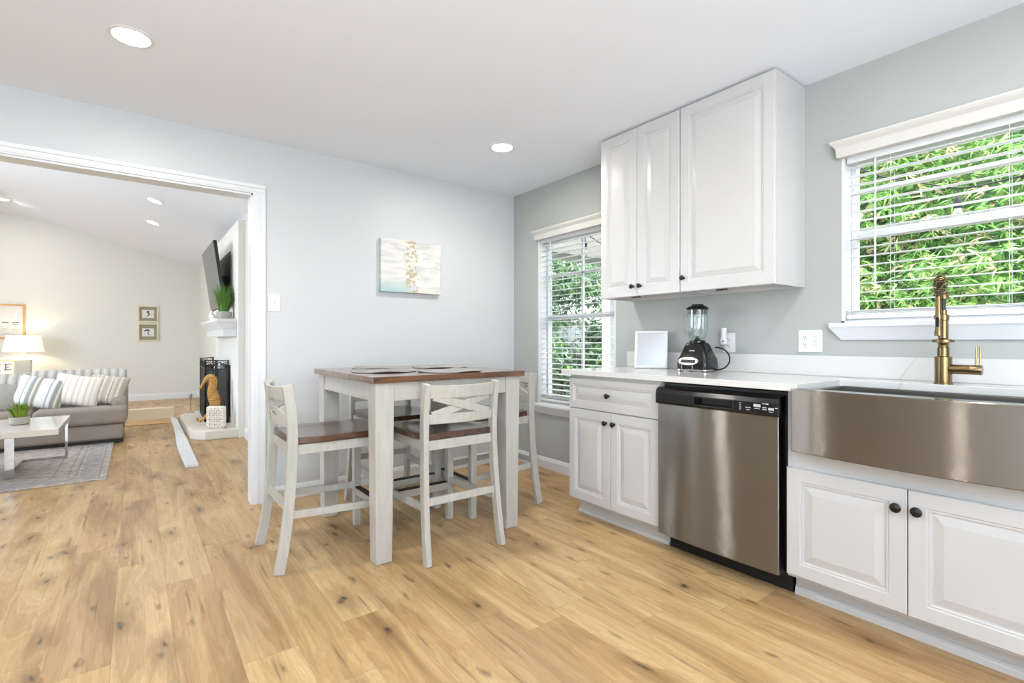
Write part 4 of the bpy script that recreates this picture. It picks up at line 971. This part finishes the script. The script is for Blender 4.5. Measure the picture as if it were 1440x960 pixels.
body = b.build('body', M_rattan, t, smooth=True)
b = MB(); b.loft([[SP(.08, .22), SP(.115, .27), SP(.11, .33), SP(.075, .34)], [q + Vector((.006, .008, 0)) for q in (SP(.08, .22), SP(.115, .27), SP(.11, .33), SP(.075, .34))]]); b.build('fin', mat('fin_red', '#7c4a26', .6), t)
b = MB()
for k, (u, v) in enumerate(((.055, .56), (.06, .53), (.058, .49), (.05, .45), (.065, .40))): b.tube([SP(u - .02, v - .005), SP(u + .012, v + .014)], [.008, .003], 6)
b.build('crest', M_rattan, t, smooth=True)
b = MB(); b.lathe([(.05, .1008), (.05, .112), (.02, .118), (.018, .24)], (SP(.005, 0).x, SP(.005, 0).y, 0), 16); b.build('stand', M_rattan, t, smooth=True)

# hearth tool by the far end of the screen
b = MB(); b.lathe([(.05, .1008), (.05, .11), (.008, .12), (.008, .30), (.022, .32), (.024, .345), (.010, .365)], (.62, 8.25, 0), 14); tag(b.build('candle_stand', mat('pewter', '#b8b4ac', .4, metal=.5), origin=(.62, 8.25, .1008), smooth=True), 'small pewter stand on the hearth past the far end of the fire screen', 'stand')

# ------------------------------------------------------------------ living room pictures
def wall_frame(x0, x1, z0, z1, fwid, m, label, art, cat='picture', group=None, matw=0):
    t = thing('wall_picture', label, cat, ((x0 + x1) / 2, LY, z0), group)
    b = MB()
    for (a0, a1, c0, c1) in ((x0, x0 + fwid, z0, z1), (x1 - fwid, x1, z0, z1), (x0 + fwid, x1 - fwid, z0, z0 + fwid), (x0 + fwid, x1 - fwid, z1 - fwid, z1)): b.box(a0, a1, LY - .03, LY - .0005, c0, c1)
    b.build('frame', m, t, bevel=.002)
    return t
def PX(px, Y):     # X of a pixel column on the plane y=Y
    r_ = (px - 720) / F_PX; d = Y / (math.cos(YAW) - math.sin(YAW) * r_); return d * (math.sin(YAW) + math.cos(YAW) * r_), d
M_lf = mat('pale_wood_frame', '#d9ccb0', .5); M_inner = mat('inner_shadow_box', '#8f8a75', .7, var=.1, vscale=60); M_paper = mat('print_paper', '#d9d9d6', .8); M_ink = mat('print_ink', '#3b4048', .8)
for k, (pz0, pz1, lab) in enumerate(((429.5, 452.5, 'small square seahorse print in a pale frame, upper of the pair on the far wall'), (454.5, 479.5, 'small square leaf-shaped print in a pale frame, lower of the pair on the far wall'))):
    xa, d = PX(194, LY); xb_, _ = PX(222.5, LY); z1_ = 1.09 + (480 - pz0) / F_PX * d; z0_ = 1.09 + (480 - pz1) / F_PX * d
    t = wall_frame(xa, xb_, z0_, z1_, .022, M_lf, lab, None, group='small prints on the far wall')
    w_ = xb_ - xa; h_ = z1_ - z0_; cx_, cz_ = (xa + xb_) / 2, (z0_ + z1_) / 2
    MB().box(xa + .02, xb_ - .02, LY - .012, LY - .001, z0_ + .02, z1_ - .02).build('shadow_box', M_inner, t)
    MB().box(cx_ - .09, cx_ + .09, LY - .014, LY - .0118, cz_ - .075, cz_ + .075).build('print', M_paper, t)
    b = MB()
    if k == 0: pts = dens([(.02, .045, .009), (-.01, .05, .012), (.0, .02, .018), (.015, -.005, .016), (.0, -.03, .010), (-.018, -.035, .007), (-.01, -.05, .004)], 3)
    else: pts = dens([(-.06, .02, .010), (-.03, .04, .020), (.01, .04, .016), (.0, .01, .009), (-.005, -.02, .010), (.01, -.05, .005), (.03, -.03, .003)], 3)
    b.tube([(cx_ + u, LY - .015, cz_ + v) for u, v, r in pts], [r * .7 for u, v, r in pts], 6); b.v = [(x, LY - .0148 + (y - LY + .015) * .03, z) for x, y, z in b.v]
    b.build('motif', M_ink, t)
xb_, d = PX(35.5, LY); z1_ = 1.09 + (480 - 428) / F_PX * d; z0_ = 1.09 + (480 - 476.5) / F_PX * d; xa = xb_ - .86
t = wall_frame(xa, xb_, z0_, z1_, .028, M_oakf, 'framed grey sailboat picture in an oak frame above the table lamp', None)
MB().box(xa + .02, xb_ - .02, LY - .014, LY - .001, z0_ + .02, z1_ - .02).build('picture_sheet', mat('sailboat_sky', '#cfcdca', .7, var=.10, vscale=5, stretch=(1, 1, 5)), t)
b = MB(); hz = z0_ + (z1_ - z0_) * .47
for ux, hh in ((.10, .20), (.22, .17), (.40, .22), (.55, .15), (.70, .20)):
    x_ = xb_ - ux; b.loft([[(x_ - .035, yy, hz + .01), (x_ + .005, yy, hz + .01), (x_ + .004, yy, hz + hh)] for yy in (LY - .0142, LY - .0155)])
b.build('sails', mat('sail_white', '#ebe8e2', .7), t)
b = MB()
for ux in (.10, .22, .40, .55, .70):
    x_ = xb_ - ux; b.loft([[(x_ - .06, yy, hz + .008), (x_ + .035, yy, hz + .008), (x_ + .02, yy, hz - .012), (x_ - .045, yy, hz - .012)] for yy in (LY - .0142, LY - .0155)])
rnd = random.Random(4)
for k in range(26):
    x_ = xa + .05 + rnd.random() * .72; zz = z0_ + .04 + rnd.random() * (hz - z0_ - .07); w_ = rnd.uniform(.03, .12); b.box(x_, min(x_ + w_, xb_ - .035), LY - .0152, LY - .0142, zz, zz + rnd.uniform(.003, .010))
b.build('hulls_and_waves', mat('charcoal_paint', '#6c6a69', .7), t)

# console, lamp and sign by the far wall
t = thing('console_table', 'low white console table behind the sofa under the table lamp', 'console table', (-1.9, 11.1, 0))
MB().box(-2.75, -1.08, 10.88, 11.40, .515, .553).build('tabletop', M_white, t, bevel=.003)
for x_ in (-2.72, -1.16):
    for y_ in (10.91, 11.32): MB().box(x_, x_ + .05, y_, y_ + .05, 0, .515).build('leg', M_white, t)
lx_, d = PX(33.3, 11.12)
t = thing('table_lamp', 'lit table lamp with white drum shade and grey block base', 'lamp', (lx_, 11.12, .5535))
M_lb = stripes('lamp_base_grey', [(0, '#a9a6a0'), (.5, '#c2c0bb'), (1, '#a9a6a0')], 2, 40, .5)
MB().box(lx_ - .09, lx_ + .09, 11.03, 11.21, .554, .80).build('base', M_lb, t, bevel=.006)
b = MB(); b.lathe([(.05, .80), (.05, .812), (.018, .818), (.016, .86), (.03, .87), (.03, .90), (.012, .905), (.010, 1.0)], (lx_, 11.12, 0), 18); b.build('neck', mat('clear_neck', '#dcd9d2', .2), t, smooth=True)
def shade_mat():
    m = bpy.data.materials.new('lamp_shade_linen'); m.use_nodes = True; N = m.node_tree.nodes; L = m.node_tree.links; b = N['Principled BSDF']
    b.inputs['Base Color'].default_value = sr('#f4ecd8'); b.inputs['Roughness'].default_value = .8; b.inputs['Emission Color'].default_value = sr('#fff0d2'); b.inputs['Emission Strength'].default_value = .75
    n = N.new('ShaderNodeTexNoise'); n.inputs['Scale'].default_value = 150; bp = N.new('ShaderNodeBump'); bp.inputs['Strength'].default_value = .2; L.new(n.outputs[0], bp.inputs['Height']); L.new(bp.outputs[0], b.inputs['Normal']); return m
b = MB(); b.lathe([(.245, .925), (.205, 1.185), (.200, 1.185), (.240, .925)], (lx_, 11.12, 0), 36, caps=False); b.f.append(tuple()) if False else None
n_ = 36; b.add([], []); 
for i in range(n_): b.f.append((3 * n_ + i, 3 * n_ + (i + 1) % n_, (i + 1) % n_, i)); b.m.append(0)
b.build('lamp_shade', shade_mat(), t, smooth=True)
ld = bpy.data.lights.new('lamp_bulb', 'POINT'); ld.energy = 9; ld.color = (1, .83, .6); ld.shadow_soft_size = .04
lo = bpy.data.objects.new('lamp_bulb', ld); COL.objects.link(lo); lo.parent = t; lo.location = (0, 0, .50)
sx1, d = PX(22, 11.30); z1_ = 1.09 + (480 - 505) / F_PX * d
t = thing('word_sign', 'white framed word sign reading HOME standing on the console left of the lamp', 'sign', (sx1 - .37, 11.30, .554))
sz0, sz1 = .5545, z1_
MB().box(sx1 - .74, sx1, 11.30, 11.315, sz0, sz1).build('board', mat('sign_board', '#f1ece0', .7), t)
b = MB()
for (a0, a1, c0, c1) in ((sx1 - .74, sx1 - .722, sz0, sz1), (sx1 - .018, sx1, sz0, sz1), (sx1 - .722, sx1 - .018, sz0, sz0 + .018), (sx1 - .722, sx1 - .018, sz1 - .018, sz1)): b.box(a0, a1, 11.285, 11.30, c0, c1)
b.build('frame', mat('sign_frame', '#cdbb98', .6), t)
b = MB(); lh = .105; lz = (sz0 + sz1) / 2 - lh / 2; yy0, yy1 = 11.297, 11.2995
def LB(x0, x1, a, c): b.box(x0, x1, yy0, yy1, lz + a, lz + c)
ex = sx1 - .122     # E
LB(ex, ex + .018, 0, lh); LB(ex - .01, ex + .075, 0, .015); LB(ex - .01, ex + .075, lh - .015, lh); LB(ex + .018, ex + .055, lh / 2 - .007, lh / 2 + .007); LB(ex + .067, ex + .075, 0, .03); LB(ex + .067, ex + .075, lh - .03, lh)
mx_ = ex - .178     # M
LB(mx_ + .105, mx_ + .123, 0, lh); LB(mx_, mx_ + .010, 0, lh); LB(mx_ + .095, mx_ + .133, 0, .009); LB(mx_ + .095, mx_ + .133, lh - .009, lh); LB(mx_ - .010, mx_ + .02, 0, .009)
for (p, q) in (((mx_ + .003, lh), (mx_ + .06, .01)), ((mx_ + .06, .01), (mx_ + .113, lh))):
    b.loft([[(p[0] - .008, y_, lz + p[1]), (p[0] + .008, y_, lz + p[1]), (q[0] + .008, y_, lz + q[1]), (q[0] - .008, y_, lz + q[1])] for y_ in (yy0, yy1)])
ox_ = mx_ - .085    # O
n_ = 24; ro, ri = (.058, .0525), (.042, .045)
for k in range(n_):
    a, c = 2 * math.pi * k / n_, 2 * math.pi * (k + 1) / n_
    q = [(ox_ + ro[0] * math.cos(a), lz + lh / 2 + ro[1] * math.sin(a)), (ox_ + ro[0] * math.cos(c), lz + lh / 2 + ro[1] * math.sin(c)), (ox_ + ri[0] * math.cos(c), lz + lh / 2 + ri[1] * math.sin(c)), (ox_ + ri[0] * math.cos(a), lz + lh / 2 + ri[1] * math.sin(a))]
    b.loft([[(u, y_, v) for u, v in q] for y_ in (yy0, yy1)])
hx_ = ox_ - .17     # H
LB(hx_, hx_ + .016, 0, lh); LB(hx_ + .07, hx_ + .086, 0, lh); LB(hx_ + .016, hx_ + .07, lh / 2 - .005, lh / 2 + .005)
for q in (hx_, hx_ + .07): LB(q - .008, q + .024, 0, .008); LB(q - .008, q + .024, lh - .008, lh)
b.build('lettering', mat('sign_letters', '#6f7173', .7), t)

# ------------------------------------------------------------------ sofa
M_sofa = mat('taupe_suede', '#94887e', .9, var=.10, vscale=9, bump=.25, bscale=180)
M_channel = stripes('channel_grey', [(0, '#8f8d88'), (.12, '#b0aea8'), (.5, '#c6c2ba'), (.88, '#aeaba5'), (1, '#8f8d88')], 0, 13, .9, .4, .25)
t = thing('sofa', 'grey taupe sofa with channel-striped back cushions in the living room', 'sofa', (-1.3, 7.3, 0))
SX0, SX1 = -2.75, -0.075
b = MB(); b.box(SX0 + .02, SX1 - .03, 6.86, 7.74, 0.0104, .045); b.build('plinth', mat('dark_plinth', '#231c18', .6), t)
b = MB(); b.box(SX0, SX1 - .02, 6.82, 7.76, .046, .213); b.build('base', M_sofa, t, bevel=.03, seg=4)
def cushion(x0, x1, y0, y1, z0, z1, name, m, bev=.05, puff=.0):
    b = MB(); b.box(x0, x1, y0, y1, z0, z1); return b.build(name, m, t, bevel=bev, seg=5, smooth=True)
cushion(-.815, SX1 + .01, 6.78, 7.60, .214, .392, 'seat_cushion', M_sofa, .045)
cushion(-1.62, -.82, 6.80, 7.60, .214, .392, 'seat_cushion', M_sofa, .045)
cushion(-2.42, -1.625, 6.80, 7.60, .214, .392, 'seat_cushion', M_sofa, .045)
# sloping right arm
b = MB(); b.prism([(6.95, .214), (7.76, .214), (7.76, .60), (7.60, .60), (7.35, .565), (7.12, .52), (7.0, .45)], 'x', SX1 - .13, SX1 + .012); b.build('arm', M_sofa, t, bevel=.035, seg=4, smooth=True)
b = MB(); b.prism([(6.95, .214), (7.76, .214), (7.76, .60), (7.60, .60), (7.35, .565), (7.12, .52), (7.0, .45)], 'x', SX0, SX0 + .16); b.build('arm', M_sofa, t, bevel=.035, seg=4, smooth=True)
b = MB(); b.box(SX0 + .1, SX1 - .02, 7.66, 7.78, .214, .68); b.build('back_frame', M_sofa, t, bevel=.03, seg=3)
for k, (x0_, x1_, zt) in enumerate(((-.895, SX1 + .0, .765), (-1.72, -.90, .735), (-2.55, -1.725, .735))):
    b = MB(); nx = 40
    def f_(u, v, x0_=x0_, x1_=x1_, zt=zt):
        x = x0_ + (x1_ - x0_) * u
        prof = [(7.655, .393), (7.45, .393), (7.36, .48), (7.38, .62), (7.44, zt - .04), (7.52, zt), (7.60, zt - .01), (7.655, zt - .07), (7.655, .393)]
        s = v * (len(prof) - 1); i = min(int(s), len(prof) - 2); f = s - i
        y = prof[i][0] + (prof[i + 1][0] - prof[i][0]) * f; z = prof[i][1] + (prof[i + 1][1] - prof[i][1]) * f
        ed = max(0, 1 - min(u, 1 - u) / .05); rib = .010 * abs(math.sin(math.pi * 13 * x)) if 0 < i < 6 else 0
        y = 7.53 + (y - 7.53) * (1 - .25 * ed ** 2); z = .58 + (z - .58) * (1 - .10 * ed ** 2) + (rib if i in (4, 5) else 0)
        return (x, y - rib * (i < 4), z)
    b.grid(f_, 60, 16); b.build('back_cushion', M_channel, t, smooth=True)

def pillow(name, label, m, c, w, h, th, rx, ry, rz):
    b = MB(); n = 20
    def side(sg):
        def f(u, v):
            a, c_ = 2 * u - 1, 2 * v - 1
            e = (max(0, 1 - abs(a) ** 2.6) * max(0, 1 - abs(c_) ** 2.6)) ** .45
            pin = 1 - .07 * (1 - abs(a * c_)) * (abs(a) ** 4 + abs(c_) ** 4)
            return (a * w / 2 * pin, sg * th / 2 * e, c_ * h / 2 * pin)
        return f
    b.grid(side(1), n, n); b.grid(side(-1), n, n)
    o = b.build(name, m, origin=(0, 0, 0), smooth=True); bm = bmesh.new(); bm.from_mesh(o.data); bmesh.ops.remove_doubles(bm, verts=bm.verts, dist=.0005); bmesh.ops.recalc_face_normals(bm, faces=bm.faces); bm.to_mesh(o.data); bm.free()
    o.location = c; o.rotation_euler = (rx, ry, rz); return tag(o, label, 'pillow', 'throw pillows on the sofa')
P1 = stripes('pillow_blue_stripe', [(0, '#e9e8e4'), (.35, '#eceae6'), (.40, '#8c97a3'), (.44, '#eceae6'), (.55, '#e9e8e4'), (.6, '#9aa0a4'), (.72, '#a39e93'), (.78, '#e9e8e4'), (.86, '#b0a27f'), (.92, '#8d8f90'), (1, '#e9e8e4')], 0, 5.0, .9, .5)
P2 = stripes('pillow_cream_stripe', [(0, '#eae4da'), (.2, '#f1ede6'), (.35, '#dccfbc'), (.5, '#f1eee8'), (.8, '#ece6dc'), (.9, '#cfc3b0'), (1, '#eae4da')], 0, 10.0, .9, .5)
P3 = stripes('pillow_taupe_stripe', [(0, '#b7ab9c'), (.25, '#c6bbab'), (.32, '#e6e1d6'), (.42, '#8f8b88'), (.5, '#d7cebf'), (.75, '#b1a596'), (.86, '#e5dfd4'), (1, '#b7ab9c')], 0, 7.0, .9, .6, .15)
P0 = mat('pillow_grey_plain', '#a6a19b', .9, var=.08, vscale=12, bump=.4, bscale=90)
pillow('throw_pillow', 'plain grey throw pillow leaning at the left of the sofa', P0, (-1.16, 7.18, .53), .44, .30, .15, R(-28), R(6), R(-6))
pillow('throw_pillow', 'white throw pillow with blue-grey stripes, left of the cream one', P1, (-.785, 7.15, .555), .42, .34, .15, R(-24), R(12), R(-12))
pillow('throw_pillow', 'cream-white ribbed throw pillow in the middle of the right seat', P2, (-.495, 7.15, .56), .42, .35, .16, R(-22), R(10), R(-10))
pillow('throw_pillow', 'taupe striped throw pillow against the right arm of the sofa', P3, (-.245, 7.16, .555), .36, .34, .15, R(-26), R(10), R(-14))

# ------------------------------------------------------------------ rug
def rug_mat():
    m = bpy.data.materials.new('distressed_rug'); m.use_nodes = True; N = m.node_tree.nodes; L = m.node_tree.links; b = N['Principled BSDF']; b.inputs['Roughness'].default_value = .95
    tc = N.new('ShaderNodeTexCoord'); mp = N.new('ShaderNodeMapping'); mp.inputs['Scale'].default_value = (6, 22, 1); L.new(tc.outputs['Object'], mp.inputs[0])
    n = N.new('ShaderNodeTexNoise'); n.inputs['Scale'].default_value = 2.2; n.inputs['Detail'].default_value = 8; n.inputs['Roughness'].default_value = .75; L.new(mp.outputs[0], n.inputs[0])
    r = N.new('ShaderNodeValToRGB'); e = r.color_ramp.elements; e[0].position = .36; e[0].color = sr('#6d727b'); e[1].position = .60; e[1].color = sr('#d0c4b6')
    q = e.new(.46); q.color = sr('#9b9896'); q = e.new(.52); q.color = sr('#b8a89a'); L.new(n.outputs[0], r.inputs[0])
    sp = N.new('ShaderNodeSeparateXYZ'); L.new(tc.outputs['Object'], sp.inputs[0])
    # border lines: distance to nearest edge
    def M(op, a, c=None):
        q = N.new('ShaderNodeMath'); q.operation = op
        for i, s in enumerate((a, c)):
            if s is None: continue
            if isinstance(s, (int, float)): q.inputs[i].default_value = s
            else: L.new(s, q.inputs[i])
        return q.outputs[0]
    dx = M('SUBTRACT', 1.2, M('ABSOLUTE', sp.outputs[0])); dy = M('SUBTRACT', 1.1, M('ABSOLUTE', sp.outputs[1])); d = M('MINIMUM', dx, dy)
    mask = None
    for a, w in ((.05, .007), (.20, .008), (.25, .006), (.34, .007)):
        k = M('LESS_THAN', M('ABSOLUTE', M('SUBTRACT', d, a)), w); mask = k if mask is None else M('MAXIMUM', mask, k)
    x1 = N.new('ShaderNodeMix'); x1.data_type = 'RGBA'; L.new(M('MULTIPLY', mask, .33), x1.inputs[0]); L.new(r.outputs[0], x1.inputs[6]); x1.inputs[7].default_value = sr('#4e525a')
    band = M('MULTIPLY', M('LESS_THAN', M('ABSOLUTE', M('SUBTRACT', d, .12)), .055), .35)
    x2 = N.new('ShaderNodeMix'); x2.data_type = 'RGBA'; L.new(band, x2.inputs[0]); L.new(x1.outputs[2], x2.inputs[6]); x2.inputs[7].default_value = sr('#74808d')
    L.new(x2.outputs[2], b.inputs['Base Color']); return m
tag(MB().box(-2.58, -.178, 5.08, 7.28, .0005, .010).build('area_rug', rug_mat(), origin=(-1.379, 6.18, .0005), bevel=.003), 'distressed grey and beige area rug under the coffee table', 'rug')

# ------------------------------------------------------------------ coffee table
t = thing('coffee_table', 'marble-top coffee table with flat chrome legs on the rug', 'coffee table', (-1.1, 5.75, .0105))
CX0, CX1, CY0, CY1 = -1.75, -.480, 5.30, 6.22
MB().box(CX0, CX1, CY0, CY1, .355, .402).build('tabletop', M_marble, t, bevel=.004)
b = MB(); zl = .0105
b.box(CX1 - .035, CX1 - .015, CY1 - .04, CY1 - .015, zl, .354); b.build('leg', M_chrome, t)
b = MB(); b.box(-.813, -.757, 5.50, 5.515, zl, .354); b.build('leg', M_chrome, t)
b = MB(); b.box(CX0 + .015, CX0 + .035, CY0 + .015, CY0 + .04, zl, .354); b.build('leg', M_chrome, t)
b = MB(); b.box(-.80, -.79, 5.516, CY1 - .016, zl, zl + .02); b.box(-.79, CX1 - .035, CY1 - .035, CY1 - .02, zl, zl + .02); b.build('floor_rail', M_chrome, t)
t = thing('potted_succulent', 'small spiky green plant in a round grey pot on the coffee table', 'plant', (-.765, 5.78, .4025))
b = MB(); b.lathe([(.050, .4025), (.062, .410), (.066, .43), (.064, .465), (.056, .466), (.054, .455), (0, .455)], (-.765, 5.78, 0), 24); b.build('pot', M_conc, t, smooth=True)
grass('leaves', (-.765, 5.78, .455), .045, .13, 130, .075, M_grass2, t, 9, .014, .1)

# ------------------------------------------------------------------ outside
M_ground = mat('garden_soil', '#6a5a45', .9, var=.3, vscale=3)
struct(MB().box(2.99, 16, -8, 16, -.35, -.30).build('ground', M_ground))
rng = np.random.default_rng(11)
def leaf_mass(name, centers, sizes, n, greens, label, cat, lmin, lmax, wid, kind='stuff'):
    """many slender leaves in drooping sprays; one mesh"""
    V = []; Fc = []; Mi = []
    C_ = np.array(centers); S_ = np.array(sizes)
    k = rng.integers(0, len(C_), n); base = C_[k] + (rng.random((n, 3)) * 2 - 1) * S_[k]
    leaves = []
    for i in range(n):
        m_ = rng.choice(len(greens), p=[g[1] for g in greens]); nl = rng.integers(5, 9)
        ax = rng.normal(size=3); ax[2] = -abs(ax[2]) * .4; ax[0] -= .5; ax /= np.linalg.norm(ax)
        for j in range(nl):
            d = ax + rng.normal(size=3) * .55; d /= np.linalg.norm(d); L_ = rng.uniform(lmin, lmax); s = np.cross(d, rng.normal(size=3)); s /= (np.linalg.norm(s) + 1e-6); w = wid * L_
            p = base[i]; o = len(V)
            V += [p, p + d * L_ * .4 + s * w, p + d * L_ + np.array([0, 0, -.15 * L_]), p + d * L_ * .4 - s * w]
            Fc.append((o, o + 1, o + 2, o + 3)); Mi.append(int(m_))
    me = bpy.data.meshes.new(name); org = C_.mean(0); org[2] = -.3
    me.from_pydata([tuple(v - org) for v in V], [], Fc)
    for g in greens: me.materials.append(g[0])
    me.polygons.foreach_set('material_index', Mi)
    o = bpy.data.objects.new(name, me); o.location = org; COL.objects.link(o); tag(o, label, cat, kind=kind); return o
def leafm(name, c):
    m = mat(name, c, .45, var=.35, vscale=9); b = m.node_tree.nodes['Principled BSDF']; b.inputs['Subsurface Weight'].default_value = 0; b.inputs['Transmission Weight'].default_value = 0
    return m
G1 = leafm('leaf_bright', '#8cb85c'); G2 = leafm('leaf_mid', '#608c42'); G3 = leafm('leaf_dark', '#33592a'); G4 = leafm('leaf_straw', '#cdbd93'); G5 = leafm('leaf_grey', '#7f9a7a')
# bamboo bank seen through the sink window
cs, ss = [], []
for k in range(60):
    y = -2.5 + 5.4 * rng.random(); z = rng.uniform(.2, 3.6); x = 5.0 + .45 * z * .4 + rng.uniform(0, .7); cs.append((x, y, z)); ss.append((.45, .6, .45))
leaf_mass('bamboo_thicket', cs, ss, 24000, [(G1, .42), (G2, .30), (G3, .10), (G4, .18)], 'dense bright green bamboo thicket outside the sink window', 'bamboo', .05, .125, .085)
struct(MB().prism([(6.0, -.3), (9, -.3), (9, 4.6), (7.2, 4.4)], 'y', -4, 4.4).build('trim_5_bank', mat('dark_bank', '#3c5a26', .95, var=.5, vscale=6)))
# greenery beyond the porch
cs, ss = [], []
for k in range(40): cs.append((rng.uniform(5.0, 10.5), rng.uniform(8.4, 9.6), rng.uniform(-.1, 3.4))); ss.append((.6, .4, .45))
leaf_mass('garden_shrubs', cs, ss, 9000, [(G2, .30), (G3, .25), (G5, .45)], 'soft green shrubs beyond the porch outside the tall window', 'shrubs', .10, .2, .12)
# porch
M_porch = mat('porch_paint', '#e9ebea', .6, var=.01); M_fence = mat('grey_fence', '#8d9494', .8, var=.15, vscale=8, stretch=(8, 8, 1))
t = thing('porch_roof', 'white porch ceiling with grey edge beam outside the tall window', 'porch', (5, 4.5, 2.45))
MB().box(2.99, 9.5, 2.35, 5.96, 2.50, 2.60).build('porch_ceiling', M_porch, t)
MB().box(2.99, 9.5, 5.86, 5.96, 2.40, 2.499).build('edge_beam', mat('beam_grey', '#9da19a', .6), t)
for x_ in (4.84, 8.2): 
    yp = 4.33 if x_ < 5 else 5.84
    o = MB().box(x_, x_ + .14, yp, yp + .14, -.0995, 2.3995 if x_ > 5 else 2.4995).build('porch_post', M_porch, origin=(x_ + .07, yp + .07, -.0995), bevel=.004)
    tag(o, 'white square porch post at the right edge of the tall window' if x_ < 5 else 'white square porch post under the far grey beam of the porch', 'post', 'porch posts')
b = MB()
for i in range(60): b.box(3.2 + i * .16, 3.2 + i * .16 + .15, 10.3, 10.33, -.3, 1.65)
tag(b.build('board_fence', M_fence, origin=(8, 10.3, -.3)), 'weathered grey board fence behind the shrubs outside the tall window', 'fence')
struct(MB().box(2.99, 9.5, 2.35, 6.55, -.299, -.1).build('trim_6_slab', mat('patio_concrete', '#b9bab6', .8, var=.06)))
# string lights
M_cord = mat('black_cord', '#1b1d20', .6); M_bulb = glass_mat('bulb_glass', (.95, .93, .88, 1), .2)
def string_light(label, pts, drops, group='outdoor string lights'):
    t = thing('string_light', label, 'string light', pts[0], group)
    P3 = [tuple(p) for p in dens([tuple(p) for p in pts], 6)]
    b = MB(); b.tube(P3, .0045, 6); b.build('cord', M_cord, t, smooth=True)
    for (x, y, z) in drops:
        b = MB(); b.lathe([(.004, z), (.004, z - .05), (.014, z - .055), (.019, z - .07), (.019, z - .11), (.016, z - .115)], (x, y, 0), 12); s = b.build('socket', M_cord, t, smooth=True)
        b = MB(); b.lathe([(.013, z - .113), (.022, z - .135), (.030, z - .165), (.024, z - .195), (.006, z - .21)], (x, y, 0), 14); b.build('bulb', M_bulb, s, smooth=True)
    return t
def P3D(px, py, X):
    r_ = (px - 720) / F_PX; dx = math.cos(YAW) * r_ + math.sin(YAW); dy = math.cos(YAW) - math.sin(YAW) * r_; tt = X / dx
    return (X, tt * dy, 1.09 + (480 - py) / F_PX * tt)
xs_ = 3.7
string_light('black outdoor string light cord with a bulb seen through the sink window', [P3D(1190, 228, xs_), P3D(1240, 248, xs_), P3D(1290, 256, xs_), P3D(1348, 264, xs_), P3D(1400, 256, xs_), P3D(1470, 238, xs_)], [P3D(1347, 264, xs_)])
string_light('black string light cord with a bulb under the porch outside the tall window', [P3D(815, 331, 3.5), P3D(823, 330, 3.5), P3D(832, 334, 3.5), P3D(845, 342, 3.5), P3D(870, 345, 3.5)], [P3D(823, 331, 3.5)])
hk = P3D(823, 330, 3.5); t = bpy.data.objects['string_light.001']
b = MB(); b.tube([hk, (hk[0], hk[1], 2.499)], .0025, 6); b.build('hanging_wire', M_cord, t, smooth=True)
